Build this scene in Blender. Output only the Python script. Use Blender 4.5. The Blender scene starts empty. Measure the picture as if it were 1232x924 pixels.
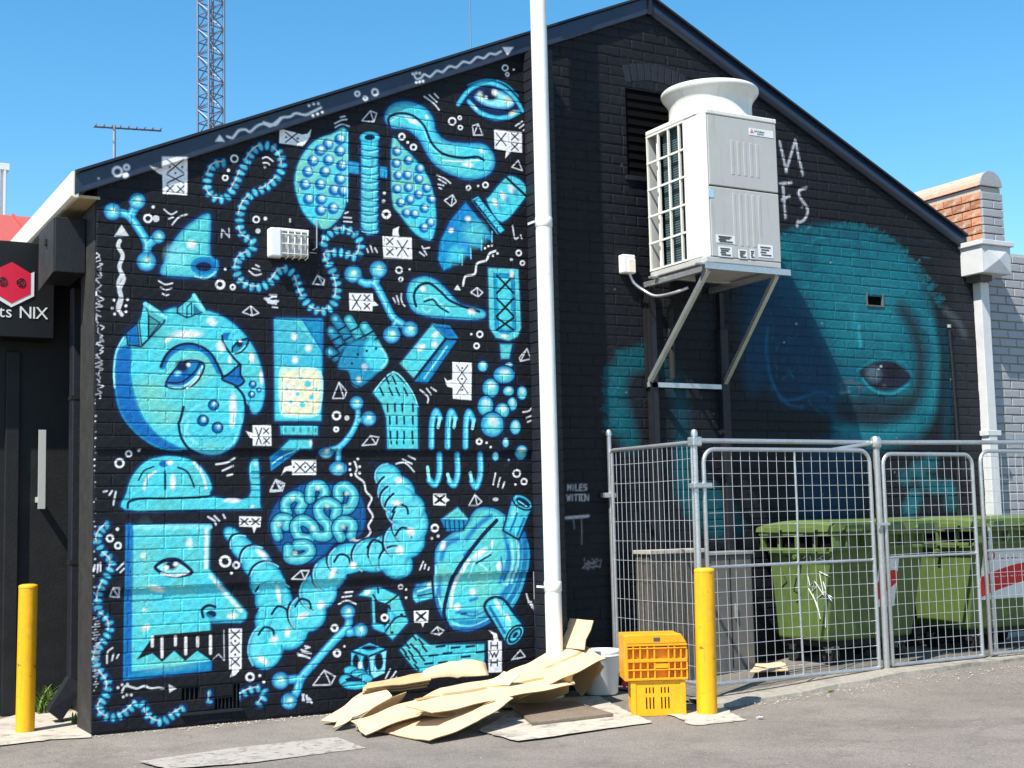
import bpy, math, random
import numpy as np
from mathutils import Vector, Matrix
random.seed(7); RNG = np.random.default_rng(11)
S = bpy.context.scene
COL = S.collection

# ------------------------------------------------------------------ camera, sky, sun, exposure
FOC, YAW, PITCH, ROLL = 1634.23, 0.512868, 0.1001643, -0.0227283
CAM = np.array([-2.01623594, -9.28530701, 1.34483245])
_fwd = np.array([math.sin(YAW)*math.cos(PITCH), math.cos(YAW)*math.cos(PITCH), math.sin(PITCH)])
_rt = np.array([math.cos(YAW), -math.sin(YAW), 0.0]); _up = np.cross(_rt, _fwd)
_r2 = math.cos(ROLL)*_rt + math.sin(ROLL)*_up; _u2 = -math.sin(ROLL)*_rt + math.cos(ROLL)*_up
cd = bpy.data.cameras.new('camera'); cam = bpy.data.objects.new('camera', cd); COL.objects.link(cam)
cd.sensor_width = 36; cd.lens = FOC/1232*36; cd.clip_start = 0.1; cd.clip_end = 2000
cam.matrix_world = Matrix(((_r2[0], _u2[0], -_fwd[0], CAM[0]), (_r2[1], _u2[1], -_fwd[1], CAM[1]),
                           (_r2[2], _u2[2], -_fwd[2], CAM[2]), (0, 0, 0, 1)))
S.camera = cam
SUNV = np.array([2.1, 1.0, -3.3])                     # direction the sunlight travels
w = bpy.data.worlds.new('World'); S.world = w; w.use_nodes = True
nt = w.node_tree; nt.nodes.clear()
sky = nt.nodes.new('ShaderNodeTexSky'); sky.sky_type = 'NISHITA'; sky.sun_disc = False
sky.sun_elevation = math.atan2(3.3, math.hypot(2.1, 1)); sky.sun_rotation = math.atan2(-2.1, -1.0) % (2*math.pi)
sky.air_density = 1.0; sky.dust_density = 0.25; sky.ozone_density = 2.2; sky.altitude = 0
bg = nt.nodes.new('ShaderNodeBackground'); bg.inputs[1].default_value = 0.085
wo = nt.nodes.new('ShaderNodeOutputWorld')
hs = nt.nodes.new('ShaderNodeHueSaturation'); hs.inputs['Hue'].default_value = 0.488; hs.inputs['Saturation'].default_value = 1.32; hs.inputs['Value'].default_value = 1.3
nt.links.new(sky.outputs[0], hs.inputs['Color']); nt.links.new(hs.outputs[0], bg.inputs[0]); nt.links.new(bg.outputs[0], wo.inputs[0])
sl = bpy.data.lights.new('sun', 'SUN'); sl.energy = 4.6; sl.angle = math.radians(0.53); sl.color = (1.0, 0.95, 0.87)
so = bpy.data.objects.new('sun', sl); COL.objects.link(so)
so.rotation_euler = Vector(SUNV).to_track_quat('-Z', 'Y').to_euler(); so.location = (-8, -6, 14)
S.view_settings.view_transform = 'Standard'; S.view_settings.look = 'None'
S.view_settings.exposure = 0.95; S.view_settings.gamma = 1.0
S.render.engine = 'CYCLES'

# ------------------------------------------------------------------ survey helpers (photo point -> place)
def ray(x, y):
    return _r2*((x-616)/FOC) - _u2*((y-462)/FOC) + _fwd
def onY(x, y, Y):
    r = ray(x, y); return CAM + r*((Y-CAM[1])/r[1])
def onZ(x, y, Z):
    r = ray(x, y); return CAM + r*((Z-CAM[2])/r[2])
def onX(x, y, X):
    r = ray(x, y); return CAM + r*((X-CAM[0])/r[0])

# ------------------------------------------------------------------ materials
def lin(c):
    c = np.asarray(c, float)/255.0
    return np.where(c <= 0.04045, c/12.92, ((c+0.055)/1.055)**2.4)
MATS = {}
def mat(name, col, rough=0.6, metal=0.0, var=0.12, nscale=8.0, bump=0.0, bscale=40.0, col2=None, spec=0.4, detail=4.0,
        attr=None, dirt=None, dscale=2.0, damt=0.5, coat=0.0, objvar=0.0, chips=None, streak=None):
    """procedural: base colour broken up by noise, a second colour in patches, fine relief"""
    m = bpy.data.materials.new(name); m.use_nodes = True; t = m.node_tree; N = t.nodes; Lk = t.links
    b = N['Principled BSDF']
    tc = N.new('ShaderNodeTexCoord')
    n1 = N.new('ShaderNodeTexNoise'); n1.inputs['Scale'].default_value = nscale; n1.inputs['Detail'].default_value = detail
    Lk.new(tc.outputs['Object'], n1.inputs['Vector'])
    if attr:
        a = N.new('ShaderNodeVertexColor'); a.layer_name = attr; base = a.outputs['Color']
    else:
        rgb = N.new('ShaderNodeRGB'); rgb.outputs[0].default_value = (*col, 1); base = rgb.outputs[0]
    if col2 is not None:
        mr0 = N.new('ShaderNodeMapRange'); mr0.inputs[1].default_value = 0.4; mr0.inputs[2].default_value = 0.62
        Lk.new(n1.outputs['Fac'], mr0.inputs[0])
        mx0 = N.new('ShaderNodeMix'); mx0.data_type = 'RGBA'; Lk.new(mr0.outputs[0], mx0.inputs[0])
        Lk.new(base, mx0.inputs[6]); mx0.inputs[7].default_value = (*col2, 1); base = mx0.outputs[2]
    if var > 0:
        n2 = N.new('ShaderNodeTexNoise'); n2.inputs['Scale'].default_value = nscale*3.1; n2.inputs['Detail'].default_value = 6
        Lk.new(tc.outputs['Object'], n2.inputs['Vector'])
        mr = N.new('ShaderNodeMapRange'); mr.inputs[1].default_value = 0.25; mr.inputs[2].default_value = 0.75
        mr.inputs[3].default_value = 1-var; mr.inputs[4].default_value = 1+var; Lk.new(n2.outputs['Fac'], mr.inputs[0])
        mx = N.new('ShaderNodeVectorMath'); mx.operation = 'SCALE'; Lk.new(base, mx.inputs[0]); Lk.new(mr.outputs[0], mx.inputs[3])
        base = mx.outputs[0]
    if objvar > 0:
        oi = N.new('ShaderNodeObjectInfo'); mr2 = N.new('ShaderNodeMapRange')
        mr2.inputs[3].default_value = 1-objvar; mr2.inputs[4].default_value = 1+objvar; Lk.new(oi.outputs['Random'], mr2.inputs[0])
        mx = N.new('ShaderNodeVectorMath'); mx.operation = 'SCALE'; Lk.new(base, mx.inputs[0]); Lk.new(mr2.outputs[0], mx.inputs[3])
        base = mx.outputs[0]
    if dirt is not None:
        n3 = N.new('ShaderNodeTexNoise'); n3.inputs['Scale'].default_value = dscale; n3.inputs['Detail'].default_value = 8
        n3.inputs['Roughness'].default_value = 0.65
        Lk.new(tc.outputs['Object'], n3.inputs['Vector'])
        mr3 = N.new('ShaderNodeMapRange'); mr3.inputs[1].default_value = 0.5; mr3.inputs[2].default_value = 0.72
        mr3.inputs[4].default_value = damt; Lk.new(n3.outputs['Fac'], mr3.inputs[0])
        mx3 = N.new('ShaderNodeMix'); mx3.data_type = 'RGBA'; Lk.new(mr3.outputs[0], mx3.inputs[0])
        Lk.new(base, mx3.inputs[6]); mx3.inputs[7].default_value = (*dirt, 1); base = mx3.outputs[2]
    for spec_, vs in ((chips, None), (streak, (9.0, 9.0, 0.7))):
        if spec_ is None: continue
        cc, sc, am, th = spec_
        mp = N.new('ShaderNodeMapping'); mp.inputs['Scale'].default_value = vs or (1, 1, 1); Lk.new(tc.outputs['Object'], mp.inputs[0])
        n4 = N.new('ShaderNodeTexNoise'); n4.inputs['Scale'].default_value = sc; n4.inputs['Detail'].default_value = 7; n4.inputs['Roughness'].default_value = .62; Lk.new(mp.outputs[0], n4.inputs['Vector'])
        m4 = N.new('ShaderNodeMapRange'); m4.inputs[1].default_value = th; m4.inputs[2].default_value = th+(.03 if vs is None else .16); m4.inputs[4].default_value = am; Lk.new(n4.outputs['Fac'], m4.inputs[0])
        x4 = N.new('ShaderNodeMix'); x4.data_type = 'RGBA'; Lk.new(m4.outputs[0], x4.inputs[0]); Lk.new(base, x4.inputs[6]); x4.inputs[7].default_value = (*cc, 1); base = x4.outputs[2]
    Lk.new(base, b.inputs['Base Color'])
    b.inputs['Roughness'].default_value = rough; b.inputs['Metallic'].default_value = metal
    b.inputs['Specular IOR Level'].default_value = spec; b.inputs['Coat Weight'].default_value = coat
    if bump > 0:
        nb = N.new('ShaderNodeTexNoise'); nb.inputs['Scale'].default_value = bscale; nb.inputs['Detail'].default_value = 6
        Lk.new(tc.outputs['Object'], nb.inputs['Vector'])
        bp = N.new('ShaderNodeBump'); bp.inputs['Strength'].default_value = bump; bp.inputs['Distance'].default_value = 0.01
        Lk.new(nb.outputs['Fac'], bp.inputs['Height']); Lk.new(bp.outputs[0], b.inputs['Normal'])
    MATS[name] = m; return m

# ------------------------------------------------------------------ mesh collector and scene tree
class MB:
    def __init__(s): s.v = []; s.f = []; s.sm = []
    def add(s, V, F, smooth=False):
        o = len(s.v); s.v += [tuple(map(float, p)) for p in V]; s.f += [tuple(i+o for i in q) for q in F]; s.sm += [smooth]*len(F); return s
    def box(s, lo, hi, M=None):
        x0, y0, z0 = lo; x1, y1, z1 = hi
        V = [(x0,y0,z0),(x1,y0,z0),(x1,y1,z0),(x0,y1,z0),(x0,y0,z1),(x1,y0,z1),(x1,y1,z1),(x0,y1,z1)]
        if M is not None: V = [M @ Vector(p) for p in V]
        return s.add(V, [(0,3,2,1),(4,5,6,7),(0,1,5,4),(1,2,6,5),(2,3,7,6),(3,0,4,7)])
    def hexa(s, P):                                   # 8 points, bottom ring then top ring
        return s.add(P, [(0,3,2,1),(4,5,6,7),(0,1,5,4),(1,2,6,5),(2,3,7,6),(3,0,4,7)])
    def tube(s, pts, r, n=8, cap=True, closed=False):
        pts = [np.array(p, float) for p in pts]; m = len(pts)
        rr = r if hasattr(r, '__len__') else [r]*m
        V = []; prev = None
        for i in range(m):
            a = pts[(i-1) % m] if (closed or i > 0) else pts[i]; b = pts[(i+1) % m] if (closed or i < m-1) else pts[i]
            d = b-a; d = d/(np.linalg.norm(d)+1e-12)
            if prev is None:
                u = np.cross(d, (0, 0, 1) if abs(d[2]) < .9 else (1, 0, 0))
            else: u = prev - d*np.dot(prev, d)
            u = u/np.linalg.norm(u); prev = u; v = np.cross(d, u)
            for k in range(n):
                t = 2*math.pi*k/n; V.append(pts[i]+(u*math.cos(t)+v*math.sin(t))*rr[i])
        F = []
        for i in range(m if closed else m-1):
            j = (i+1) % m
            for k in range(n): F.append((i*n+k, i*n+(k+1) % n, j*n+(k+1) % n, j*n+k))
        s.add(V, F, n > 5)
        if cap and not closed:
            s.add(V[:n], [tuple(range(n))[::-1]]); s.add(V[-n:], [tuple(range(n))])
        return s
    def lathe(s, prof, c, n=32, smooth=True):
        V = []; F = []
        for r, z in prof:
            for k in range(n):
                t = 2*math.pi*k/n; V.append((c[0]+r*math.cos(t), c[1]+r*math.sin(t), c[2]+z))
        for i in range(len(prof)-1):
            for k in range(n): F.append((i*n+k, i*n+(k+1) % n, (i+1)*n+(k+1) % n, (i+1)*n+k))
        return s.add(V, F, smooth)
    def prism(s, P, d):                               # polygon of 3D points extruded by vector d
        n = len(P); Q = [tuple(np.array(p, float)+np.array(d, float)) for p in P]
        return s.add(list(P)+Q, [tuple(range(n)), tuple(range(2*n-1, n-1, -1))]+[(i, n+i, n+(i+1) % n, (i+1) % n) for i in range(n)])
    def sheet(s, P, smooth=False):
        return s.add(P, [tuple(range(len(P)))], smooth)
def link(name, mb, m, parent=None, base=(0, 0, 0), bevel=0.0, seg=2, fixn=True):
    me = bpy.data.meshes.new(name)
    V = np.array(mb.v, float)-np.array(base, float)
    me.from_pydata([tuple(p) for p in V], [], mb.f)
    me.polygons.foreach_set('use_smooth', mb.sm); me.materials.append(MATS[m] if isinstance(m, str) else m); me.update()
    if fixn:
        import bmesh
        b = bmesh.new(); b.from_mesh(me); bmesh.ops.recalc_face_normals(b, faces=b.faces); b.to_mesh(me); b.free()
    o = bpy.data.objects.new(name, me); COL.objects.link(o)
    if parent is not None: o.parent = parent
    if bevel > 0:
        md = o.modifiers.new('bevel', 'BEVEL'); md.width = bevel; md.segments = seg; md.limit_method = 'ANGLE'; md.angle_limit = math.radians(40)
        md.use_clamp_overlap = True
    return o
def tag(o, label=None, cat=None, group=None, kind=None):
    if label: o['label'] = label
    if cat: o['category'] = cat
    if group: o['group'] = group
    if kind: o['kind'] = kind
    return o
class Thing:
    def __init__(s, name, label, cat, base, group=None):
        s.o = bpy.data.objects.new(name, None); COL.objects.link(s.o); s.base = np.array(base, float)
        s.o.location = tuple(s.base); s.o.empty_display_size = 0.1; tag(s.o, label, cat, group)
    def part(s, name, mb, m, parent=None, bevel=0.0, label=None, kind=None, seg=2, fixn=True):
        o = link(name, mb, m, parent or s.o, s.base, bevel, seg, fixn)
        if label: o['label'] = label
        if kind: o['kind'] = kind
        return o
def single(name, mb, m, label, cat, base=(0, 0, 0), group=None, bevel=0.0, seg=2):
    o = link(name, mb, m, None, (0, 0, 0), bevel, seg); o.location = tuple(base); return tag(o, label, cat, group)
def text_mesh(txt, size, thick=0.004, shear=0.0):
    cu = bpy.data.curves.new('t', 'FONT'); cu.body = txt; cu.size = size; cu.extrude = thick/2; cu.shear = shear; cu.resolution_u = 3
    ob = bpy.data.objects.new('t', cu); COL.objects.link(ob)
    dg = bpy.context.evaluated_depsgraph_get(); me = bpy.data.meshes.new_from_object(ob.evaluated_get(dg))
    V = [tuple(v.co) for v in me.vertices]; F = [tuple(p.vertices) for p in me.polygons]
    bpy.data.objects.remove(ob); bpy.data.curves.remove(cu); bpy.data.meshes.remove(me); return V, F
def text_part(th, name, txt, size, org, ux, uy, m, thick=0.004, parent=None):
    V, F = text_mesh(txt, size, thick); org = np.array(org, float); ux = np.array(ux, float); uy = np.array(uy, float)
    ux /= np.linalg.norm(ux); uy /= np.linalg.norm(uy); un = np.cross(ux, uy)
    b = MB().add([org+ux*p[0]+uy*p[1]+un*p[2] for p in V], F)
    return th.part(name, b, m, parent)
def ground_z(x, y):
    s1 = np.clip((np.asarray(x, float)-4.0)/2.2, 0, 1); s1 = s1*s1*(3-2*s1)
    s2 = np.clip((np.asarray(y, float)+2.0)/0.8, 0, 1); s2 = s2*s2*(3-2*s2)
    return 0.10*s1*s2
# ------------------------------------------------------------------ mural painter: paint laid on a wall plane, in metres
def smooth_noise(h, w, cell, seed):
    r = np.random.default_rng(seed); gh, gw = int(h/cell)+3, int(w/cell)+3
    g = r.random((gh, gw)).astype(np.float32)
    yy = np.arange(h)/cell; xx = np.arange(w)/cell; yi = yy.astype(int); xi = xx.astype(int)
    fy = (yy-yi)[:, None]; fx = (xx-xi)[None, :]; fy = fy*fy*(3-2*fy); fx = fx*fx*(3-2*fx)
    return ((g[yi][:, xi]*(1-fx)+g[yi][:, xi+1]*fx)*(1-fy)+(g[yi+1][:, xi]*(1-fx)+g[yi+1][:, xi+1]*fx)*fy).astype(np.float32)
def catmull(P, closed, k=5):
    P = np.asarray(P, float); n = len(P); out = []
    for i in range(n if closed else n-1):
        p0 = P[(i-1) % n] if closed or i > 0 else P[i]; p1 = P[i]; p2 = P[(i+1) % n]
        p3 = P[(i+2) % n] if closed or i+2 < n else P[i+1]
        for t in np.arange(k)/k:
            out.append(.5*((2*p1)+(p2-p0)*t+(2*p0-5*p1+4*p2-p3)*t*t+(3*p1-p0-3*p2+p3)*t**3))
    if not closed: out.append(P[-1])
    return np.array(out)
class Canvas:
    def __init__(s, x0, x1, z0, z1, res, Y, bgc):
        s.x0, s.z0, s.res, s.Y = x0, z0, res, Y; s.w = int((x1-x0)/res)+1; s.h = int((z1-z0)/res)+1
        s.a = np.empty((s.h, s.w, 3), np.float32); s.a[:] = bgc
        n = smooth_noise(s.h, s.w, .25/res, 3)*.6+smooth_noise(s.h, s.w, .06/res, 4)*.4
        s.a *= (.75+.5*n)[..., None]; s.n = n; s.org = (0, 0, 1.0)
    def zoom(s, ox, oy, f): s.org = (ox, oy, f)
    def P(s, p):                                       # traced point -> wall metres
        ox, oy, f = s.org; q = onY(ox+p[0]/f, oy+p[1]/f, s.Y); return np.array([q[0], q[2]])
    def PP(s, pts): return np.array([s.P(p) for p in pts])
    def m(s, p): return np.linalg.norm(s.P((p[0]+1, p[1]+1))-s.P(p))/1.4142
    def win(s, lo, hi):
        i0 = max(int((lo[0]-s.x0)/s.res), 0); i1 = min(int((hi[0]-s.x0)/s.res)+2, s.w)
        j0 = max(int((lo[1]-s.z0)/s.res), 0); j1 = min(int((hi[1]-s.z0)/s.res)+2, s.h)
        if i1 <= i0 or j1 <= j0: return None
        X = (s.x0+np.arange(i0, i1)*s.res).astype(np.float32)[None, :]; Z = (s.z0+np.arange(j0, j1)*s.res).astype(np.float32)[:, None]
        return (slice(j0, j1), slice(i0, i1)), X, Z
    def mix(s, sl, col, m):
        m = np.clip(m, 0, 1)[..., None]; s.a[sl] = s.a[sl]*(1-m)+np.asarray(col, np.float32)*m
    @staticmethod
    def segd(X, Z, Q, closed):
        d = None; n = len(Q)
        for i in range(n if closed else n-1):
            a = Q[i]; b = Q[(i+1) % n]; e = b-a; L2 = float(e@e)+1e-12
            t = np.clip(((X-a[0])*e[0]+(Z-a[1])*e[1])/L2, 0, 1)
            q = (X-a[0]-t*e[0])**2+(Z-a[1]-t*e[1])**2
            d = q if d is None else np.minimum(d, q)
        return np.sqrt(d)
    def sdf(s, Q, pad):
        w = s.win(Q.min(0)-pad, Q.max(0)+pad)
        if w is None: return None
        sl, X, Z = w; d = s.segd(X, Z, Q, True); ins = np.zeros(d.shape, bool); n = len(Q)
        for i in range(n):
            a = Q[i]; b = Q[(i+1) % n]
            if a[1] == b[1]: continue
            c = ((a[1] > Z) != (b[1] > Z)) & (X < (b[0]-a[0])*(Z-a[1])/(b[1]-a[1])+a[0]); ins ^= c
        return sl, np.where(ins, d, -d)
    def fill(s, pts, col, sm=1, rim=None, rw=7, out=None, ow=2.5, soft=0, halo=None, a=1.0, col2=None, raw=False):
        k = s.m(pts[0]); Q = pts if raw else s.PP(pts)
        if raw: k = raw
        if sm: Q = catmull(Q, True, 4)
        r = s.sdf(Q, max(.03, soft*k*1.5))
        if r is None: return
        sl, d = r
        if halo is not None: s.mix(sl, halo, np.exp(-np.clip(-d, 0, None)/.012)*.45*(d < 0))
        e = max(soft*k, s.res)
        M = np.clip(.5+d/e, 0, 1)*a
        c = np.empty(d.shape+(3,), np.float32); c[:] = col
        if col2 is not None:
            n = np.clip((s.n[sl]-.35)*3.2, 0, 1)[..., None]; c = c*(1-n)+np.asarray(col2, np.float32)*n
        if rim is not None:
            t = np.clip(1-d/(rw*k), 0, 1)[..., None]**.8; c = c*(1-t)+np.asarray(rim, np.float32)*t
        if out is not None:
            t = np.clip(.5+(ow*k*1.5-np.abs(d))/s.res, 0, 1)[..., None]; c = c*(1-t)+np.asarray(out, np.float32)*t
            M = np.maximum(M, np.clip(.5+(ow*k*.5-np.abs(d))/s.res, 0, 1)*a)
        m3 = M[..., None]; s.a[sl] = s.a[sl]*(1-m3)+c*m3
    def line(s, pts, wd, col, sm=1, soft=0, a=1.0, rim=None, taper=False):
        k = s.m(pts[0]); Q = s.PP(pts)
        if sm and len(Q) > 2: Q = catmull(Q, False, 4)
        r = wd*k/2; w = s.win(Q.min(0)-r*2-.02, Q.max(0)+r*2+.02)
        if w is None: return
        sl, X, Z = w; d = r-s.segd(X, Z, Q, False); e = max(soft*k, s.res)
        M = np.clip(.5+d/e, 0, 1)*a; c = np.empty(d.shape+(3,), np.float32); c[:] = col
        if rim is not None:
            t = np.clip(1-d/(r*.75), 0, 1)[..., None]; c = c*(1-t)+np.asarray(rim, np.float32)*t
        m3 = M[..., None]; s.a[sl] = s.a[sl]*(1-m3)+c*m3
    def blob(s, x, y, rx, ry=None, ang=0, col=(.8, .8, .75), a=.9, hard=.45):
        ry = ry or rx; k = s.m((x, y)); c = s.P((x, y)); R = max(rx, ry)*k*1.6
        w = s.win(c-R, c+R)
        if w is None: return
        sl, X, Z = w; t = math.radians(-ang); u = (X-c[0])*math.cos(t)+(Z-c[1])*math.sin(t); v = -(X-c[0])*math.sin(t)+(Z-c[1])*math.cos(t)
        q = np.sqrt((u/(rx*k))**2+(v/(ry*k))**2); s.mix(sl, col, np.clip((1.15-q)/(1.15-hard), 0, 1)*a)
    def ell(s, x, y, rx, ry=None, ang=0, n=20):
        ry = ry or rx; t = math.radians(ang)
        return [(x+rx*math.cos(q)*math.cos(t)-ry*math.sin(q)*math.sin(t), y+rx*math.cos(q)*math.sin(t)+ry*math.sin(q)*math.cos(t))
                for q in np.linspace(0, 2*math.pi, n, endpoint=False)]
    def ring(s, x, y, r, wd, col=None): s.line(s.ell(x, y, r)+[(x+r, y)], wd, W_ if col is None else col, sm=0)
    def dot(s, x, y, r, col=None, ry=None): s.fill(s.ell(x, y, r, ry, n=14), W_ if col is None else col, sm=0)
    def sample(s, X, Z):
        u = np.clip((X-s.x0)/s.res, 0, s.w-1.001); v = np.clip((Z-s.z0)/s.res, 0, s.h-1.001)
        i = u.astype(int); j = v.astype(int); fu = (u-i)[:, None]; fv = (v-j)[:, None]; A = s.a
        return (A[j, i]*(1-fu)+A[j, i+1]*fu)*(1-fv)+(A[j+1, i]*(1-fu)+A[j+1, i+1]*fu)*fv

# paint tubes (linear base colours)
BK = np.array([.0065, .0072, .0105]); W_ = np.array([.80, .80, .82]); GR = np.array([.50, .51, .55])
CY = np.array([.072, .60, .69]); CL = np.array([.28, .77, .80]); BL = np.array([.004, .135, .41]); TL = np.array([.10, .56, .56])
TG = np.array([.19, .58, .46]); NV = np.array([.003, .012, .05]); MB_ = np.array([.008, .26, .45]); HLC = np.array([.86, .80, .76])
CR = np.array([.80, .78, .52]); DT = np.array([.01, .15, .25])
WX0, WX1 = 0.0, 3.385
cv = Canvas(-.05, 3.75, -.05, 5.45, .0032, 0.0, BK)
def O(pts, base=CY, rim=BL, rw=9, sm=1, out=None, ow=2.5, col2=TL, halo=True):
    cv.fill(pts, base, sm, rim, rw, out, ow, 0, NV*1.6 if halo else None, 1.0, col2)
    if halo:
        Q = cv.PP(pts); Q = catmull(Q, True, 4) if sm else Q; w = cv.win(Q.min(0)-.03, Q.max(0)+.03)
        if w: cv.mix(w[0], NV*1.3, np.clip(.5+(.0055-np.abs(cv.segd(w[1], w[2], Q, True)-.004))/cv.res, 0, 1)*.85)
def L(pts, wd, col=W_, sm=1, **k): cv.line(pts, wd, col, sm, **k)
def N_(pts, wd=5): cv.line(pts, wd*1.75, NV, 1)
def H(x, y, rx, ry=None, ang=0, a=.9, col=HLC): cv.blob(x, y, rx, ry, ang, col, a)
def ball(x, y, r, ry=None):
    cv.fill(cv.ell(x, y, r, ry), TL, 0, BL, r*.55, None, 0, 0, NV*1.6); cv.blob(x, y+r*.35, r*.7, r*.4, 0, CL, .5); H(x+r*.1, y-r*.15, r*.36, r*.3, 0, .85, CR*.6+HLC*.4)
def bump(x, y, r):
    cv.fill(cv.ell(x, y, r), BL*.8, 0, BL*1.2, r*.3); cv.blob(x+r*.2, y-r*.2, r*.72, r*.72, 0, CL, .85); H(x+r*.25, y-r*.3, r*.4, r*.4, 0, .95)
def bone(balls, shafts, wd):
    for p in shafts: L(p, wd+6, NV*1.5)
    for p in shafts: L(p, wd, CY, rim=BL)
    for p in shafts: L([(q[0]-wd*.12, q[1]-wd*.12) for q in p], wd*.22, CL, soft=4, a=.8)
    for b in balls: ball(*b)
def pyr(pts, apex=None, wd=5):
    L(pts+[pts[0]], wd, GR*1.25, sm=0)
    if apex is not None: L([pts[1], pts[3]] if len(pts) > 3 else [pts[0], apex], wd, GR*1.25, sm=0)
def strokes(*ls, wd=6.5, col=None):
    for l in ls: L(list(l), wd, GR*1.3 if col is None else col)
def xx(x, y, r, wd=5, ry=None):
    ry = ry or r; L([(x-r, y-ry), (x+r, y+ry)], wd, BK, 0); L([(x+r, y-ry), (x-r, y+ry)], wd, BK, 0)
def bubble(pts, *tails):
    for t in tails: cv.fill(t, W_*1.05, 0)
    cv.fill(pts, W_*1.05, 0)
def rope(path, r, step=1.32):
    Q = catmull(np.array(path, float), False, 8); seg = np.linalg.norm(np.diff(Q, axis=0), axis=1); acc = np.concatenate([[0], np.cumsum(seg)])
    L(path, r*2.3, NV*1.5); L(path, r*1.5, NV*1.2)
    n = int(acc[-1]/(r*step))
    for i in range(n+1):
        t = acc[-1]*i/max(n, 1); x = np.interp(t, acc, Q[:, 0]); y = np.interp(t, acc, Q[:, 1])
        j = min(np.searchsorted(acc, t), len(Q)-1); d = Q[j]-Q[max(j-1, 0)]; an = math.degrees(math.atan2(d[1], d[0]))
        cv.fill(cv.ell(x, y, r*.56, r*.98, an, 12), (TL*.6+CY*.4)*(.7+.5*((i*37 % 11)/11)), 0, BL*.7, r*.34)
    for i in range(0, n, 5):
        t0 = acc[-1]*i/n; t1 = acc[-1]*min(i+3.2, n)/n
        pp = [(np.interp(t, acc, Q[:, 0])-r*.3, np.interp(t, acc, Q[:, 1])-r*.3) for t in np.linspace(t0, t1, 5)]
        L(pp, r*.26, HLC*.9, soft=1, a=.7)

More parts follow.
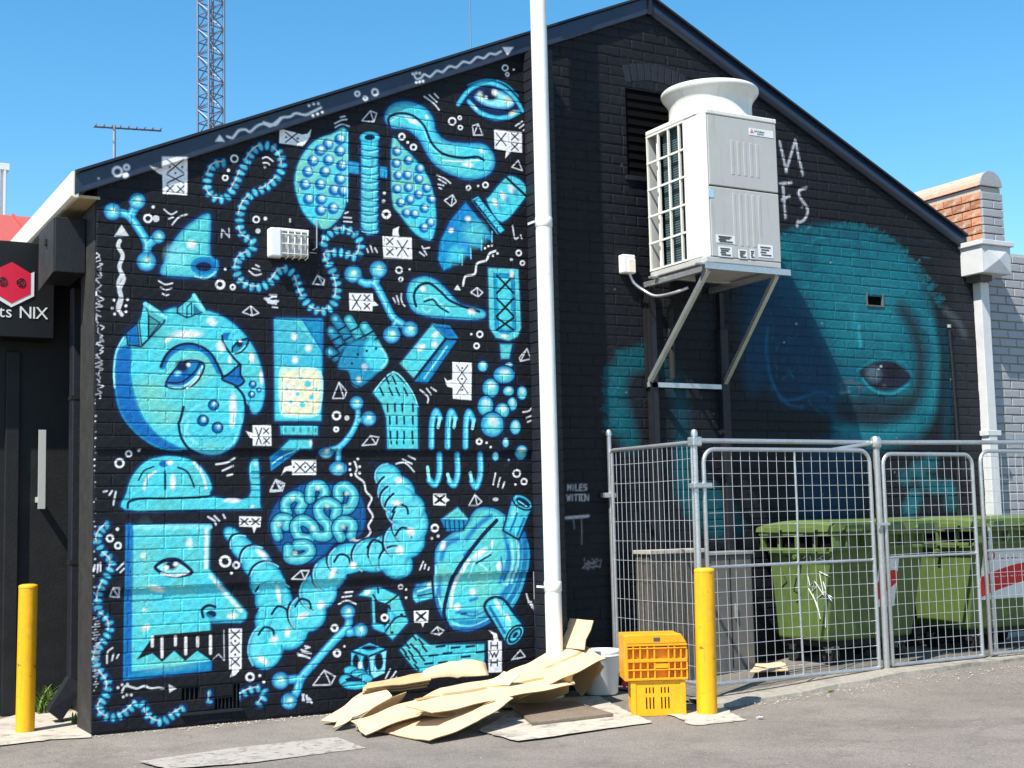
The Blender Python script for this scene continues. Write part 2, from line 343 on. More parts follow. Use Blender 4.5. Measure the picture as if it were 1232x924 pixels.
def mural_left():
    # rings, worms and bones of the upper left
    A = (0, 120, 3.6235); B = (320, 30, 3.6235); Cz = (100, 330, 5.133); D = (320, 240, 3.6235); E = (100, 500, 5.133)
    F = (320, 420, 3.6235); G = (90, 620, 3.4233); Hz = (320, 640, 3.6235)
    cv.zoom(0, 0, 1)
    rope([(269,196),(257,199),(250,214),(250,229),(258,238),(271,239),(281,226),(292,203),(306,181),(321,175),(334,182),(340,197),(335,212),(320,226),(304,233),
          (292,247),(288,266),(292,283),(304,291),(302,302),(288,310),(284,325),(292,340),(311,346),(327,338),(335,327),(345,324),(356,334),(361,350),(371,367),
          (386,375),(400,368),(406,350),(403,334),(396,318),(392,306),(411,304),(428,309),(434,295),(425,280),(408,276),(393,284),(389,294)], 6.2)
    cv.zoom(*G)
    rope([(135,40),(105,70),(95,110),(125,160),(155,190),(140,240),(110,300),(100,360),(105,400),(140,430),(150,470),(130,510),(95,560),(90,610),(120,660),(140,690),(135,740),
          (105,790),(120,825),(170,835),(220,810),(260,775),(290,790),(310,830),(360,855),(410,825),(450,800)], 21)
    rope([(680,750),(720,725),(770,715),(790,740),(765,780)], 20); rope([(560,735),(560,770)], 16)
    cv.zoom(*A)
    bone([(490,487,38),(598,442,36),(691,597,29),(638,705,43)], [[(505,490),(560,505),(610,570),(640,625),(640,690)],[(598,450),(572,500)],[(690,597),(645,630)]], 40)
    cv.fill([(530,545),(498,596),(562,594)], W_*.8, 0)
    L([(522,615),(515,640),(535,680),(520,730),(540,780),(520,830),(530,870),(515,915)], 17, W_*.8)
    cv.ring(645,517,16,9); cv.dot(680,518,15,W_*.75); cv.dot(668,468,7)
    strokes([(715,478),(745,500),(770,488)],[(750,545),(780,512),(815,500)],[(735,520),(755,512)])
    bubble([(707,248),(818,250),(816,416),(710,410)], [(712,330),(690,320),(652,288),(672,296),(714,300)])
    xx(765,290,36,6,30); xx(765,345,36,6,18); xx(742,386,14,6); xx(787,390,14,6)
    for x, y in ((740,292),(765,320),(795,293)): cv.dot(x, y, 5, BK)
    O([(920,495),(922,665),(955,700),(950,755),(915,780),(705,770),(715,690),(760,600),(830,530)], rw=22)
    cv.blob(770,680,60,60,0,CL,.5); H(835,632,25,24); cv.fill(cv.ell(892,725,62,42), BL, 0, MB_, 20); cv.fill(cv.ell(888,728,34,20), NV, 0); L([(850,770),(900,778),(940,750)], 8, CL)
    L([(965,600),(968,565),(1000,600),(998,562)], 6, GR, 0)
    cv.ring(1022,257,15,7); cv.dot(996,308,7); cv.ring(982,340,11,7)
    strokes([(1145,255),(1165,250),(1190,268)],[(1148,275),(1165,275),(1175,283)],[(1152,292),(1158,294)])
    cv.ring(1117,522,13,7); cv.dot(1157,518,8); cv.dot(1125,572,11,W_*.7); cv.dot(982,738,6); cv.ring(960,805,18,9); cv.ring(1015,817,10,7)
    strokes([(692,790),(720,805),(752,800)],[(700,818),(722,828),(748,822)],[(708,845),(722,852),(735,850)],[(1085,745),(1110,765),(1138,760)],[(1100,735),(1135,745)],[(1115,720),(1130,728)],
            [(1155,865),(1180,882),(1212,880)],[(1175,850),(1205,852)])
    cv.zoom(*B)
    cv.ring(1043,187,12,6); cv.ring(1052,215,7,6); cv.dot(1080,195,5)
    # staring eye under the gable
    cv.fill([(825,350),(880,280),(950,245),(1020,255),(1080,300),(1130,375),(1105,390),(1060,412),(1000,425),(930,395),(880,345)], NV*1.5, 1)
    L([(838,345),(890,280),(960,252),(1030,272),(1085,320),(1118,375)], 22, CY, rim=BL); L([(880,262),(960,238),(1040,255),(1100,310)], 7, MB_)
    cv.fill([(905,310),(950,285),(1000,280),(1050,300),(1085,340),(1060,365),(1000,365),(940,345)], CL, 1, BL, 16)
    H(935,310,18,24,0,.7,CR); H(1055,330,26,20,30,.7,CR); cv.blob(975,303,42,30,0,NV,1,.7); H(997,295,17,16,0,1); H(960,316,9,9,0,1)
    L([(885,335),(930,380),(1000,405),(1060,400),(1100,380)], 24, CY, rim=BL); H(1075,385,24,12,-30,.8,CR); H(910,358,20,8,45,.6,CR)
    strokes([(690,312),(730,340),(755,370)],[(712,305),(745,335)],[(735,300),(752,318)],[(1088,440),(1118,420)],[(1105,450),(1130,430)],[(1122,460),(1140,448)])
    cv.ring(812,420,15,7); cv.ring(845,405,7,6); cv.ring(847,447,9,6)
    pyr([(418,418),(455,375),(483,385),(470,422)], 1); pyr([(900,440),(925,432),(945,480),(905,480)], 1)
    bubble([(60,452),(165,480),(160,528),(58,515)], [(160,478),(180,475),(197,455),(190,490),(163,526)]); xx(113,490,28,6,22); cv.dot(88,490,5,BK); cv.dot(138,495,5,BK)
    bubble([(995,455),(1115,468),(1117,557),(1070,552),(1043,582),(1048,548),(997,540)]); xx(1025,498,22,6,28); xx(1085,487,15,6); xx(1085,531,15,6)
    strokes([(300,430),(330,415),(352,412)],[(302,447),(330,434),(362,442)],[(325,402),(345,398)])
    O([(355,460),(355,770),(300,870),(240,895),(165,830),(128,740),(120,660),(150,570),(210,500),(280,472)], CY, MB_, 14, col2=TG)
    for x, y in ((322,498),(270,520),(235,547),(322,550),(205,592),(272,590),(330,613),(182,640),(257,640),(322,673),(170,695),(237,695),(297,720),(335,725),(185,760),(240,760),(238,808),(292,800)):
        bump(x, y, 26)
    L([(355,465),(355,770)], 5, CL, 0)
    cv.fill([(355,592),(530,620),(528,670),(358,645)], DT*2.2, 0, BL, 8)
    O([(410,490),(410,880),(440,922),(490,915),(493,500)], CY, BL, 16, 0)
    for i, y in enumerate(range(540, 900, 35)):
        L([(410,y),(450,y+9),(493,y)], 6, BL*.8); L([(418,y+10),(450,y+17),(488,y+10)], 5, CL, a=.7)
    cv.fill(cv.ell(452,490,44,25), CY, 0, MB_, 12); cv.fill(cv.ell(452,490,24,13), NV, 0)
    O([(545,495),(600,530),(660,590),(710,660),(735,740),(747,840),(738,910),(715,945),(650,915),(580,830),(545,760)], CY, MB_, 14, col2=TG)
    for x, y in ((570,552),(620,590),(568,603),(670,627),(575,657),(615,655),(665,672),(570,715),(620,710),(700,712),(665,740),(587,775),(627,762),(720,760),(690,800),(612,820),(648,825),(715,862),(688,885)):
        bump(x, y, 22)
    cv.ring(525,825,15,11); cv.dot(513,768,8,W_*.7); cv.dot(516,733,7,W_*.7)
    # slug
    O([(515,420),(520,370),(560,335),(630,330),(700,360),(735,410),(745,460),(790,500),(870,510),(950,515),(995,560),(1000,620),(960,665),(880,680),(800,655),(740,620),(700,570),(660,500),(610,460),(550,455)], CY, BL, 26)
    N_([(540,445),(535,405),(580,385),(640,395),(690,440),(720,510),(770,560),(850,580),(920,575),(950,590)], 7)
    L([(545,420),(585,398),(640,410),(685,455),(712,520),(765,572)], 6, CL)
    L([(770,590),(850,595),(930,590)], 6, HLC, a=.8)
    H(640,420,38,13,20); H(880,610,30,12,0); H(940,550,14,11); H(700,400,12,10); H(800,540,60,12,5,.4,CL)
    cv.ring(592,487,12,9); cv.ring(643,533,12,8); cv.dot(618,512,6)
    strokes([(745,655),(780,670),(805,690)],[(752,672),(785,690)],[(750,695),(775,700)],[(755,710),(765,715)])
    pyr([(778,765),(815,740),(830,770),(808,790)], 1); cv.ring(883,710,9,6); cv.ring(957,698,11,7); cv.dot(925,702,5); pyr([(1100,590),(1072,620),(1117,635)])
    # saw-toothed tool
    O([(1040,665),(1075,655),(1120,680),(1143,720),(1130,760),(1030,865),(960,770),(975,740)], CY, MB_, 8); N_([(1045,662),(1142,752)], 7)
    for x, y in ((1070,715),(1035,745),(1000,775)): H(x, y, 16, 24, -35); cv.blob(x+18, y+18, 14, 24, -35, BL, .5)
    cv.zoom(*D)
    O([(870,5),(985,150),(985,185),(945,170),(940,220),(898,205),(893,258),(855,240),(855,285),(815,270),(812,300),(770,315),(745,260),(755,180),(800,90)], MB_*1.1, BL, 10, 0, col2=BL*1.3)
    cv.blob(910,150,70,60,-40,TL,.8); cv.blob(830,240,60,40,-40,CY,.8); H(880,85,16,14); H(808,135,16,12,-30)
    for a in ((985,185),(940,220),(893,258),(855,285)): L([(a[0],a[1]-45),a], 5, CL, 0, a=.8)
    cv.fill([(890,0),(925,-20),(1045,135),(1010,160)], CY, 0, MB_, 10, NV, 3); N_([(907,8),(1022,155)], 6)
    for i in range(6): L([(900+i*19,8+i*24),(925+i*19,-4+i*24)], 5, BL, 0)
    bubble([(508,160),(635,165),(637,262),(512,255)], [(550,165),(553,130),(580,118),(575,140),(582,165)]); xx(540,183,14,6); xx(540,228,14,6); xx(595,213,22,6,34); cv.dot(570,213,5,BK); cv.dot(620,215,5,BK)
    strokes([(440,215),(445,230)],[(455,200),(465,230)],[(475,212),(485,230)],[(670,230),(690,245)],[(680,205),(700,240)],[(690,215),(712,210)],[(340,95),(375,97)],[(340,78),(372,80)],[(345,60),(358,55)],
            [(0,430),(25,442),(45,440)],[(10,450),(45,455)],[(25,420),(45,425)])
    pyr([(205,368),(225,330),(255,350),(250,372)], 1)
    bone([(380,325,38),(490,305,38),(548,590,38),(628,567,36)], [[(390,335),(430,365),(475,370),(510,430),(545,500),(570,530)],[(490,310),(475,370)],[(548,590),(570,530)],[(628,567),(572,530)]], 36)
    bubble([(362,408),(465,410),(468,440),(490,462),(465,465),(463,487),(365,483)]); xx(395,447,18,6,30); xx(440,428,12,6); xx(440,465,12,6)
    cv.ring(580,308,13,7); cv.dot(626,305,5); cv.ring(588,348,8,6)
    strokes([(555,430),(565,450)],[(570,420),(580,455)],[(590,410),(590,440),(605,465)],[(1075,115),(1085,170),(1100,165)],[(1110,155),(1115,170)])
    # drop-shaped limb with a swirl
    O([(610,400),(630,350),(690,330),(750,350),(800,400),(850,450),(930,470),(962,490),(955,520),(900,530),(800,525),(700,515),(640,490),(612,440)], CY, BL, 20)
    N_([(655,465),(645,420),(665,380),(710,365),(760,400),(800,440),(870,470),(930,488)], 7); L([(690,435),(730,425),(760,455),(800,480)], 7, CL); N_([(690,445),(728,437),(752,465),(795,492)], 5)
    L([(680,475),(700,490),(715,485)], 5, CL); H(685,390,17,15); H(895,490,22,15)
    L([(860,375),(870,335),(910,325),(920,280),(960,265),(975,235),(1000,225)], 9); cv.fill([(835,370),(849,396),(820,393)], W_, 0)
    for x, y in ((955,212),(970,203),(985,200),(990,245),(1010,235)): cv.dot(x, y, 5)
    cv.ring(1102,233,11,7); cv.ring(1118,277,9,6); cv.dot(1070,262,6); pyr([(892,405),(920,385),(945,405),(925,425)], 1)
    # stitched tube over bubbles
    O([(965,295),(1103,300),(1115,560),(1100,600),(1060,620),(1000,605),(972,560)], CY, CL, 9, 0); cv.fill([(990,320),(1085,322),(1092,570),(1045,592),(998,570)], MB_, 0, BL, 8); cv.fill([(1003,335),(1072,337),(1078,560),(1045,575),(1012,560)], CY, 0, MB_, 10)
    for y in (370, 470, 542): xx(1043, y, 36, 10, 38 if y < 500 else 26)
    H(1072,325,12,20); H(1040,595,18,10)
    O([(1015,625),(1080,625),(1065,700),(1020,700)], CY, BL, 12, 0)
    cv.ring(932,588,12,7); cv.dot(895,587,5); cv.ring(918,638,11,7); pyr([(1105,690),(1138,650),(1155,695),(1110,705)], 1)
    bubble([(812,708),(897,712),(895,875),(815,868)], [(815,785),(790,790),(778,775),(790,815),(817,822)])
    L([(830,722),(875,782),(832,848)], 5, BK, 0); L([(880,722),(835,782),(880,845)], 5, BK, 0)
    for y in (735, 782, 830): cv.dot(855, y, 5, BK)
    strokes([(672,830),(705,860),(705,885)],[(700,825),(720,850)],[(720,820),(742,835)])
    # hand
    for p in ([(285,575),(345,665)],[(302,520),(385,640)],[(362,525),(430,640)],[(430,555),(485,640)],[(280,665),(340,715)]):
        hc = CY*.8 if p[0][0] > 350 else DT*1.6
        L(p, 52, NV*1.6, 0); L(p, 44, hc, 0, rim=hc*.45)
        (x0, y0), (x1, y1) = p
        for t in (.35, .7): N_([(x0+(x1-x0)*t-18, y0+(y1-y0)*t+10), (x0+(x1-x0)*t+18, y0+(y1-y0)*t-10)], 5)
        H(x0, y0, 12, 12, 0, .5, CL)
    cv.fill([(335,650),(400,610),(480,620),(530,695),(500,745),(410,820),(370,800),(355,750),(310,735)], DT*1.7, 1, DT*.7, 12, None, 0, 0, NV*1.6)
    cv.fill([(440,615),(482,622),(530,695),(500,742),(455,735),(430,680)], CY, 1, None, 0, None, 0, 18); L([(488,628),(528,694),(502,738)], 10, CL, soft=6, a=.8); L([(338,655),(308,733),(356,752),(372,798),(410,818)], 5, NV); H(405,785,14,14,0,.8,CR); H(430,730,16,16,0,.6)
    for x, y in ((400,675),(440,660),(375,715),(480,650)): cv.dot(x, y, 6, NV)
    # folded slab
    O([(725,540),(785,605),(645,785),(580,715)], CY, CL, 8, 0); cv.fill([(725,540),(800,550),(840,605),(785,605)], BL, 0, MB_, 10); cv.fill([(785,612),(832,615),(705,800),(640,795)], MB_, 0, BL, 14)
    N_([(785,607),(642,790)], 7); L([(790,640),(690,780)], 7, CL, 0, a=.8); H(740,590,22,14,-30); H(675,645,24,16,-30); H(735,632,20,14,-30)
    cv.zoom(*F)
    cv.ell
    for x, y, rx, ry in ((945,75,26,28),(1060,68,22,14),(980,170,40,46),(1057,183,28,26),(1117,190,25,36),(957,248,38,48),(1073,240,25,34),(1030,268,35,38),(1038,112,50,42),(1087,340,27,37),(987,330,55,58),(1045,407,17,26),(1005,467,18,25),(1115,450,30,36),(1063,483,8,8)):
        cv.fill(cv.ell(x, y, rx, ry), CY, 0, BL, rx*.5, NV, 3, 0, NV*1.6); cv.blob(x+rx*.1, y+ry*.35, rx*.6, ry*.35, 0, TG, .5); H(x+rx*.05, y-ry*.25, rx*.55, ry*.4, 0, .65)
    # dashed block
    O([(460,190),(555,95),(630,170),(665,250),(668,440),(525,440),(520,300),(500,240)], CY, MB_, 9, 0); L([(470,185),(555,100),(630,175),(662,250)], 6, CL)
    for r, (yy, xs) in enumerate(((135,(530,560)),(185,(505,545,575,610)),(255,(530,562,594,640)),(310,(540,570,602,640)),(375,(542,572,602,638)),(418,(545,570,600,640)))):
        for x in xs: L([(x-8+(r > 1)*8, yy-16), (x+6-(r > 1)*5, yy+16 if r < 5 else yy-6)], 9, NV, 0)
    pyr([(290,215),(318,145),(352,185),(340,215)], 1); cv.ring(308,290,16,9); cv.dot(353,300,11,W_*.7); cv.ring(306,350,9,8)
    bone([(395,235,30),(448,303,33),(318,520,40,30),(265,450,35,20)], [[(395,240),(400,300),(370,370),(320,425),(260,445)],[(448,303),(405,310)],[(320,425),(318,500)]], 26)
    pyr([(420,420),(455,378),(492,385),(480,415)], 1)
    for p in ([(722,425),(724,320),(742,270),(758,300),(750,340)],[(792,425),(795,320),(808,272),(825,300),(820,340)],[(870,425),(872,320),(885,274),(905,310),(900,345)],
              [(760,460),(760,540),(742,590),(715,570),(708,515)],[(838,460),(840,545),(825,592),(805,575),(797,545)],[(938,460),(938,550),(920,600),(902,575),(895,540)]):
        L(p[:4], 34, NV*1.6); L(p[:4], 28, CY, rim=BL); L(p[3:], 14, CL); L([(q[0]+5, q[1]) for q in p[:3]], 7, CL, a=.8)
    cv.ring(930,403,11,8); cv.dot(962,408,5); cv.dot(980,427,5)
    strokes([(1120,275),(1145,270),(1160,255)],[(1135,300),(1158,290)],[(1140,318),(1155,312)],[(1005,540),(995,590)],[(1025,560),(1015,600)],[(1045,580),(1035,605)],
            [(570,500),(610,495),(650,535)],[(600,480),(640,500)],[(625,465),(655,480)])
    cv.ring(1098,542,15,7); cv.ring(1130,577,12,7); cv.dot(1092,590,5); pyr([(888,682),(915,635),(945,665),(925,682)], 1); cv.dot(1005,655,13,GR,8)
    bubble([(733,630),(790,630),(788,683),(735,680)], [(786,645),(805,658),(786,670)]); xx(762,655,20,9,16); xx(762,655,8,12)
    bubble([(115,483),(222,483),(222,548),(118,548)], [(118,505),(85,515),(70,550),(92,530),(120,532)]); xx(152,515,22,6); xx(198,515,20,6)
    for x in (125, 175, 216): cv.dot(x, 514, 5, BK)
    pyr([(22,615),(45,570),(78,592),(65,615)], 1)
    # bottle with its brush
    cv.zoom(0, 0, 1)
    O([(328,383),(332,381),(388,382),(390,386),(388,508),(329,508)], CY, MB_, 4, 0); cv.fill([(330,383),(388,384),(388,425),(362,383)], MB_, 0, BL, 4); cv.fill([(331,384),(352,383),(388,425),(388,445),(331,440)], MB_*1.2, 0, BL, 3, a=.4)
    cv.fill([(336,446),(350,442),(386,446),(386,493),(374,502),(344,502),(336,492)], CR, 1, CL, 5); cv.blob(350,475,10,20,0,HLC,.5)
    for x, y, r in ((354,405,5),(371,419,5),(355,433,5)): H(x, y, r, r, 0, .9)
    for x, y, r in ((370,462,4),(358,474,2.5),(375,478,3),(364,487,3.5),(350,484,2),(380,468,2),(345,468,1.6),(362,455,2)): cv.dot(x, y, r, CY)
    cv.zoom(*F)
    O([(58,330),(230,330),(230,380),(60,378)], CY, MB_, 6, 0)
    for x in (85, 120, 150, 185, 215): cv.fill(cv.ell(x, 352, 8, 15), TL*.5, 0, CY, 4)
    O([(100,390),(205,390),(205,440),(150,440),(25,530),(20,470)], CY, MB_, 10, 0); cv.fill([(60,440),(150,440),(25,530),(20,470)], BL, 0, MB_, 12); L([(30,500),(80,465),(130,445)], 6, CL); H(195,410,8,16)
    # brain
    cv.fill([(10,750),(60,650),(150,590),(230,575),(330,590),(400,610),(440,690),(435,790),(380,840),(310,850),(240,925),(130,935),(40,860)], BL*.7, 1, NV*2, 14, NV, 3, 0, NV*1.6)
    for p in ([(95,720),(88,670),(130,640),(165,665),(150,700)],[(195,650),(200,605),(240,595),(262,625),(250,650)],[(320,650),(318,610),(355,600),(388,640),(370,690),(335,700)],[(55,815),(45,770),(65,740),(100,745),(92,770)],
              [(190,830),(150,820),(130,770),(165,745),(205,770),(225,810),(270,812),(275,770),(240,730),(232,690),(270,668),(312,690),(305,730)],[(330,820),(312,780),(340,750),(380,765),(375,810)],[(100,870),(105,910),(160,915),(200,885),(180,855),(140,855)]):
        L(p, 56, NV); L(p, 45, TL, rim=MB_); L([(q[0]-4, q[1]-6) for q in p], 10, CL, soft=6, a=.7)
    for x, y in ((120,650),(230,605),(355,630),(270,685),(210,780),(60,765),(130,890),(340,775)): H(x, y, 12, 12, 0, .6, CR)
    L([(390,490),(400,520),(395,550),(430,580),(440,620),(465,650),(450,690),(470,730),(450,770),(460,800),(430,830),(392,835)], 8, W_*.9)
    for x, y in ((370,500),(370,525),(375,548),(405,478),(412,512),(412,540)): cv.dot(x, y, 6)
    cv.fill([(355,845),(390,820),(405,845)], GR, 0)
    # plaited tail: left strand, fold, right strand
    cv.zoom(0, 0, 1)
    lob = [(281,645,15,10,45),(293,660,20,14,50),(310,678,24,19,55),(322,700,25,22,70),(331,722,24,24,80),(332,748,25,25,90),(322,778,23,30,10),
           (350,758,24,26,10),(372,738,24,24,0),(385,712,24,24,-20),(398,690,22,22,-20),(420,672,26,20,-10),(450,668,26,22,0),(478,678,22,20,40),
           (470,665,26,24,0),(488,650,26,24,0),(495,630,23,26,0),(489,612,25,22,0),(478,592,24,22,20),(480,600,22,18,0),(468,573,18,16,30)]
    cv.fill([(449,552),(456,563),(472,568),(480,580),(466,585),(455,574)], CY, 1, MB_, 3, NV, 1, 0, NV*1.6)
    for x, y, rx, ry, an in lob: cv.fill(cv.ell(x, y, rx, ry, an), BL, 0, BL, 3, NV, 1.6, 0, NV*1.6)
    for x, y, rx, ry, an in lob: cv.fill(cv.ell(x, y, rx-1.5, ry-1.5, an), CY, 0, MB_, 4.5, None, 0, 2, None, 1, CY*.75+CL*.25)
    for x, y, rx, ry, an in lob: cv.blob(x, y, rx*.68, ry*.68, an, CY*.8+CL*.2, .8, .5)
    for (x, y, rx, ry, an), sgn in zip(lob[1:], [1, -1]*20):
        a = math.radians(an); c_, s_ = math.cos(a), math.sin(a)
        pts = [(x+c_*rx*math.cos(q)-s_*ry*math.sin(q), y+s_*rx*math.cos(q)+c_*ry*math.sin(q)) for q in np.linspace(2.2, 4.1, 6)]
        N_(pts if sgn > 0 else pts[:5], 1.7); L([(p[0]+1.8, p[1]+1.4) for p in pts], 1.8, CL, a=.7)
    cv.fill([(316,690),(345,700),(345,755),(330,800),(316,780)], CY, 1, a=.75); cv.fill([(355,745),(380,740),(395,700),(440,672),(470,672),(488,640),(492,600),(500,640),(480,680),(420,690),(395,720),(370,765)], CY, 1, a=.5)
    for x, y, an in ((338,735,-50),(322,760,0),(366,726,40),(412,672,30),(452,655,0),(486,640,20),(482,612,0)): N_([(x-9, y+4), (x-2, y-5), (x+8, y-2), (x+10, y+6)], 1.6)
    for x, y, rx, ry, an in ((332,770,6,5,0),(348,761,4,6,0),(366,741,8,4,-20),(388,728,5,6,0),(481,578,6,5,0),(495,640,6,6,0),(482,662,6,6,0),(426,680,5,5,0),(316,667,4,10,-50),(337,715,3,12,-10),(318,795,9,4,30),(401,690,4,8,30),(478,605,7,4,0)): H(x, y, rx, ry, an)
    # cap
    cv.zoom(*E)
    O([(260,588),(265,470),(300,370),(380,280),(480,245),(580,243),(690,275),(770,350),(808,440),(808,492),(1020,500),(1022,330),(1040,275),(1070,262),(1095,290),(1105,540),(1080,580),(700,588)], CY, MB_, 14)
    N_([(280,570),(290,530),(370,512),(500,512),(700,505),(800,495)], 9); N_([(345,400),(380,340),(440,315)], 6); N_([(510,345),(510,455)], 8); N_([(590,320),(650,350),(690,440)], 7)
    cv.fill(cv.ell(502,298,30,20), BL, 0); H(540,290,24,20); L([(380,455),(395,390),(450,345)], 16, HLC, soft=8, a=.8); H(558,410,20,60); L([(690,290),(740,360),(765,450)], 16, HLC, soft=8, a=.8); H(925,525,60,17); H(1070,300,18,14,0,.6); H(1050,560,14,12)
    for y in (345, 385, 425, 460): L([(1045,y),(1095,y)], 8, BL, 0)
    cv.ring(228,293,25,12); cv.ring(285,235,17,10); cv.dot(348,215,9)
    strokes([(130,470),(150,465)],[(165,490),(182,465)],[(190,550),(205,470)],[(825,300),(890,290),(940,262)],[(865,340),(930,310)],[(895,370),(925,362)],[(775,625),(815,650),(825,675)],[(815,620),(845,650)],[(870,612),(880,632)], wd=11)
    bubble([(1047,60),(1160,58),(1163,187),(1048,185)], [(1050,110),(1005,95),(1030,135),(1050,142)]); L([(1065,75),(1100,175)], 8, BK, 0); L([(1102,78),(1068,178)], 8, BK, 0); xx(1130,95,16,8); xx(1132,155,18,8)
    bubble([(968,622),(1103,625),(1100,688),(1075,690),(1060,728),(1050,688),(970,685)]); xx(1000,655,22,10,18); xx(1070,655,22,10,18); cv.dot(1035,655,7,BK)
    pyr([(1160,470),(1195,395),(1250,420),(1235,465)], 1, 7)
    # cat head
    cv.zoom(*Cz); K = 873
    O([(188,610),(195,500),(240,390),(330,300),(480,225),(560,197),(660,200),(770,215),(880,260),(980,340),(1050,430),(1100,540),(1130,680),(1120,800),(1085,862),(1040,865),(1012,810),(1000,900),(990,60+K),(960,160+K),(900,222+K),(820,252+K),(720,240+K),(640,215+K),(480,205+K),(350,130+K),(250,20+K),(205,800)], CY, BL, 22)
    cv.fill([(190,610),(205,490),(250,440),(300,460),(298,640),(350,830),(400,920),(490,1010),(620,1085),(480,1078),(350,1003),(250,893),(205,770)], BL, 1, MB_, 16)
    cv.blob(430,730,110,150,0,TG,.75,.2); cv.blob(650,600,170,130,-20,TG,.85,.3); cv.blob(520,880,110,90,0,TG,.7,.2)
    L([(196,700),(190,600),(205,480),(250,390)], 10, CL)
    cv.fill([(265,360),(335,290),(375,160),(515,255),(500,300),(400,410),(360,450),(275,440)], TL*.8, 0, MB_, 16, NV, 5, 0, NV*1.6); cv.fill([(345,300),(375,165),(405,240),(405,400),(360,440)], CY, 0, TL, 14, NV, 4); L([(385,185),(508,265)], 30, CL, 0, rim=CY); cv.fill([(405,250),(480,300),(405,395)], TL*.5, 0, DT, 10, NV, 4); cv.fill([(265,360),(335,300),(350,440),(275,440)], BL, 0, MB_, 14, NV, 4)
    cv.fill([(580,205),(650,150),(680,115),(765,215),(740,235),(640,270),(580,240)], TL, 0, MB_, 14, NV, 5, 0, NV*1.6); L([(685,130),(745,225)], 26, CL, 0, rim=CY); cv.fill([(672,170),(672,262),(640,268),(640,200)], CY, 0, None, 0, NV, 4); cv.fill([(682,180),(730,235),(682,255)], DT, 0)
    L([(490,570),(525,500),(600,450),(700,450),(780,500),(840,600)], 40, BL, rim=MB_); N_([(480,570),(520,490),(600,435),(700,435),(790,490),(850,600),(865,650)], 10)
    cv.fill([(505,690),(560,590),(640,530),(745,545),(740,610),(690,680),(610,710)], BL, 1, MB_, 10, NV, 6); cv.blob(615,565,48,40,-20,NV,1,.7); cv.blob(680,580,40,40,0,MB_,.7); H(650,558,15,15,0,1); H(585,612,26,18,-20,.9,CL)
    L([(530,690),(620,692),(695,635),(735,570)], 15, CL); L([(640,705),(700,650),(725,600)], 10, HLC, a=.8); N_([(520,668),(610,665),(690,600),(720,550)], 7)
    cv.fill([(862,360),(912,360),(890,412),(868,400)], BL, 0, MB_, 8); N_([(860,380),(868,425),(920,505),(975,562)], 9)
    cv.fill([(920,455),(960,410),(1025,395),(1010,445),(970,485),(930,490)], MB_, 1, BL, 12, NV, 7); cv.blob(965,430,24,26,0,NV,1,.6); H(970,411,13,10,0,1); L([(928,485),(965,475),(1000,440)], 9, CL)
    cv.fill([(855,640),(900,610),(970,555),(975,620),(1000,660),(960,695),(920,680),(870,660)], BL, 1, BL*.8, 10, NV, 7); N_([(940,690),(990,750),(1005,850),(990,960)], 10)
    cv.fill([(640,860),(720,800),(850,790),(940,820),(985,900),(975,60+K),(930,170+K),(830,235+K),(700,215+K),(620,150+K),(605,40+K)], CY, 1, CL, 20, a=.5); N_([(620,820),(600,900),(590,50+K),(605,130+K),(650,200+K),(720,238+K)], 10); L([(650,30+K),(640,110+K),(700,170+K)], 18, CL, soft=10, a=.8); cv.blob(780,180+K,110,30,0,TG,.6,.2)
    for x, y, r in ((805,808,36),(740,30+K,38),(830,74+K,38),(1047,680,25),(1040,742,24),(1085,715,17)):
        cv.fill(cv.ell(x, y, r), BL, 0, NV, r*.45); H(x+r*.1, y-r*.15, r*.5, r*.5, 0, .8, CL); H(x+r*.2, y-r*.3, r*.25, r*.25)
    for x, y, rx, ry, an in ((640,370,110,32,-6),(525,405,30,14,-35),(795,292,36,30,20),(850,450,30,42,-20),(905,530,14,30,0),(925,820,26,100,0),(1040,515,22,38,-15),(1100,640,14,50,-5),(920,40+K,20,40,0)): H(x, y, rx, ry, an)
    strokes([(240,0),(215,60),(235,130),(215,200),(240,250)], wd=22, col=W_*.75)
    for x, y in ((190,160),(180,210),(195,245),(275,155),(265,195),(265,230)): cv.dot(x, y, 9)
    cv.ring(845,62,23,13); cv.ring(923,78,13,9)
    strokes([(1120,150),(1165,180),(1205,165)],[(1145,150),(1195,130)],[(1170,200),(1200,205)], wd=10)
    pyr([(985,235),(1035,195),(1085,240),(1045,255)], 1, 7)
    # block-headed profile
    cv.zoom(*G)
    O([(212,35),(565,32),(560,220),(720,400),(715,430),(690,445),(568,445),(568,640),(205,683),(215,300)], CY, CL, 6, 0)
    cv.fill([(212,35),(245,35),(243,300),(240,650),(205,683)], BL, 0, MB_, 6); cv.fill([(205,683),(240,645),(570,600),(570,642)], MB_, 0, BL, 14); cv.blob(290,230,60,200,0,TG,.5,.1); cv.blob(420,610,150,30,-5,TG,.6,.2); cv.blob(440,290,70,40,0,TG,.5,.2)
    L([(250,50),(560,48)], 18, CL, soft=8, a=.8); L([(545,60),(543,215)], 14, HLC, soft=6, a=.8); L([(560,250),(690,395)], 14, HLC, soft=6, a=.7)
    cv.fill([(330,215),(370,185),(430,185),(490,235),(430,255),(370,245)], CL, 1, CY, 8, NV, 7); cv.blob(400,205,30,22,0,NV,1,.6); H(418,202,12,10,0,1); H(380,215,12,10,0,1); L([(360,240),(420,250),(470,235)], 9, HLC, a=.8); L([(335,208),(370,182),(430,180),(485,225)], 7, NV)
    L([(535,420),(530,390),(555,372),(585,378)], 12, NV); cv.fill(cv.ell(568,408,22,15), NV, 0); cv.fill([(540,400),(600,430),(712,425),(690,445),(568,445)], MB_, 0, a=.6)
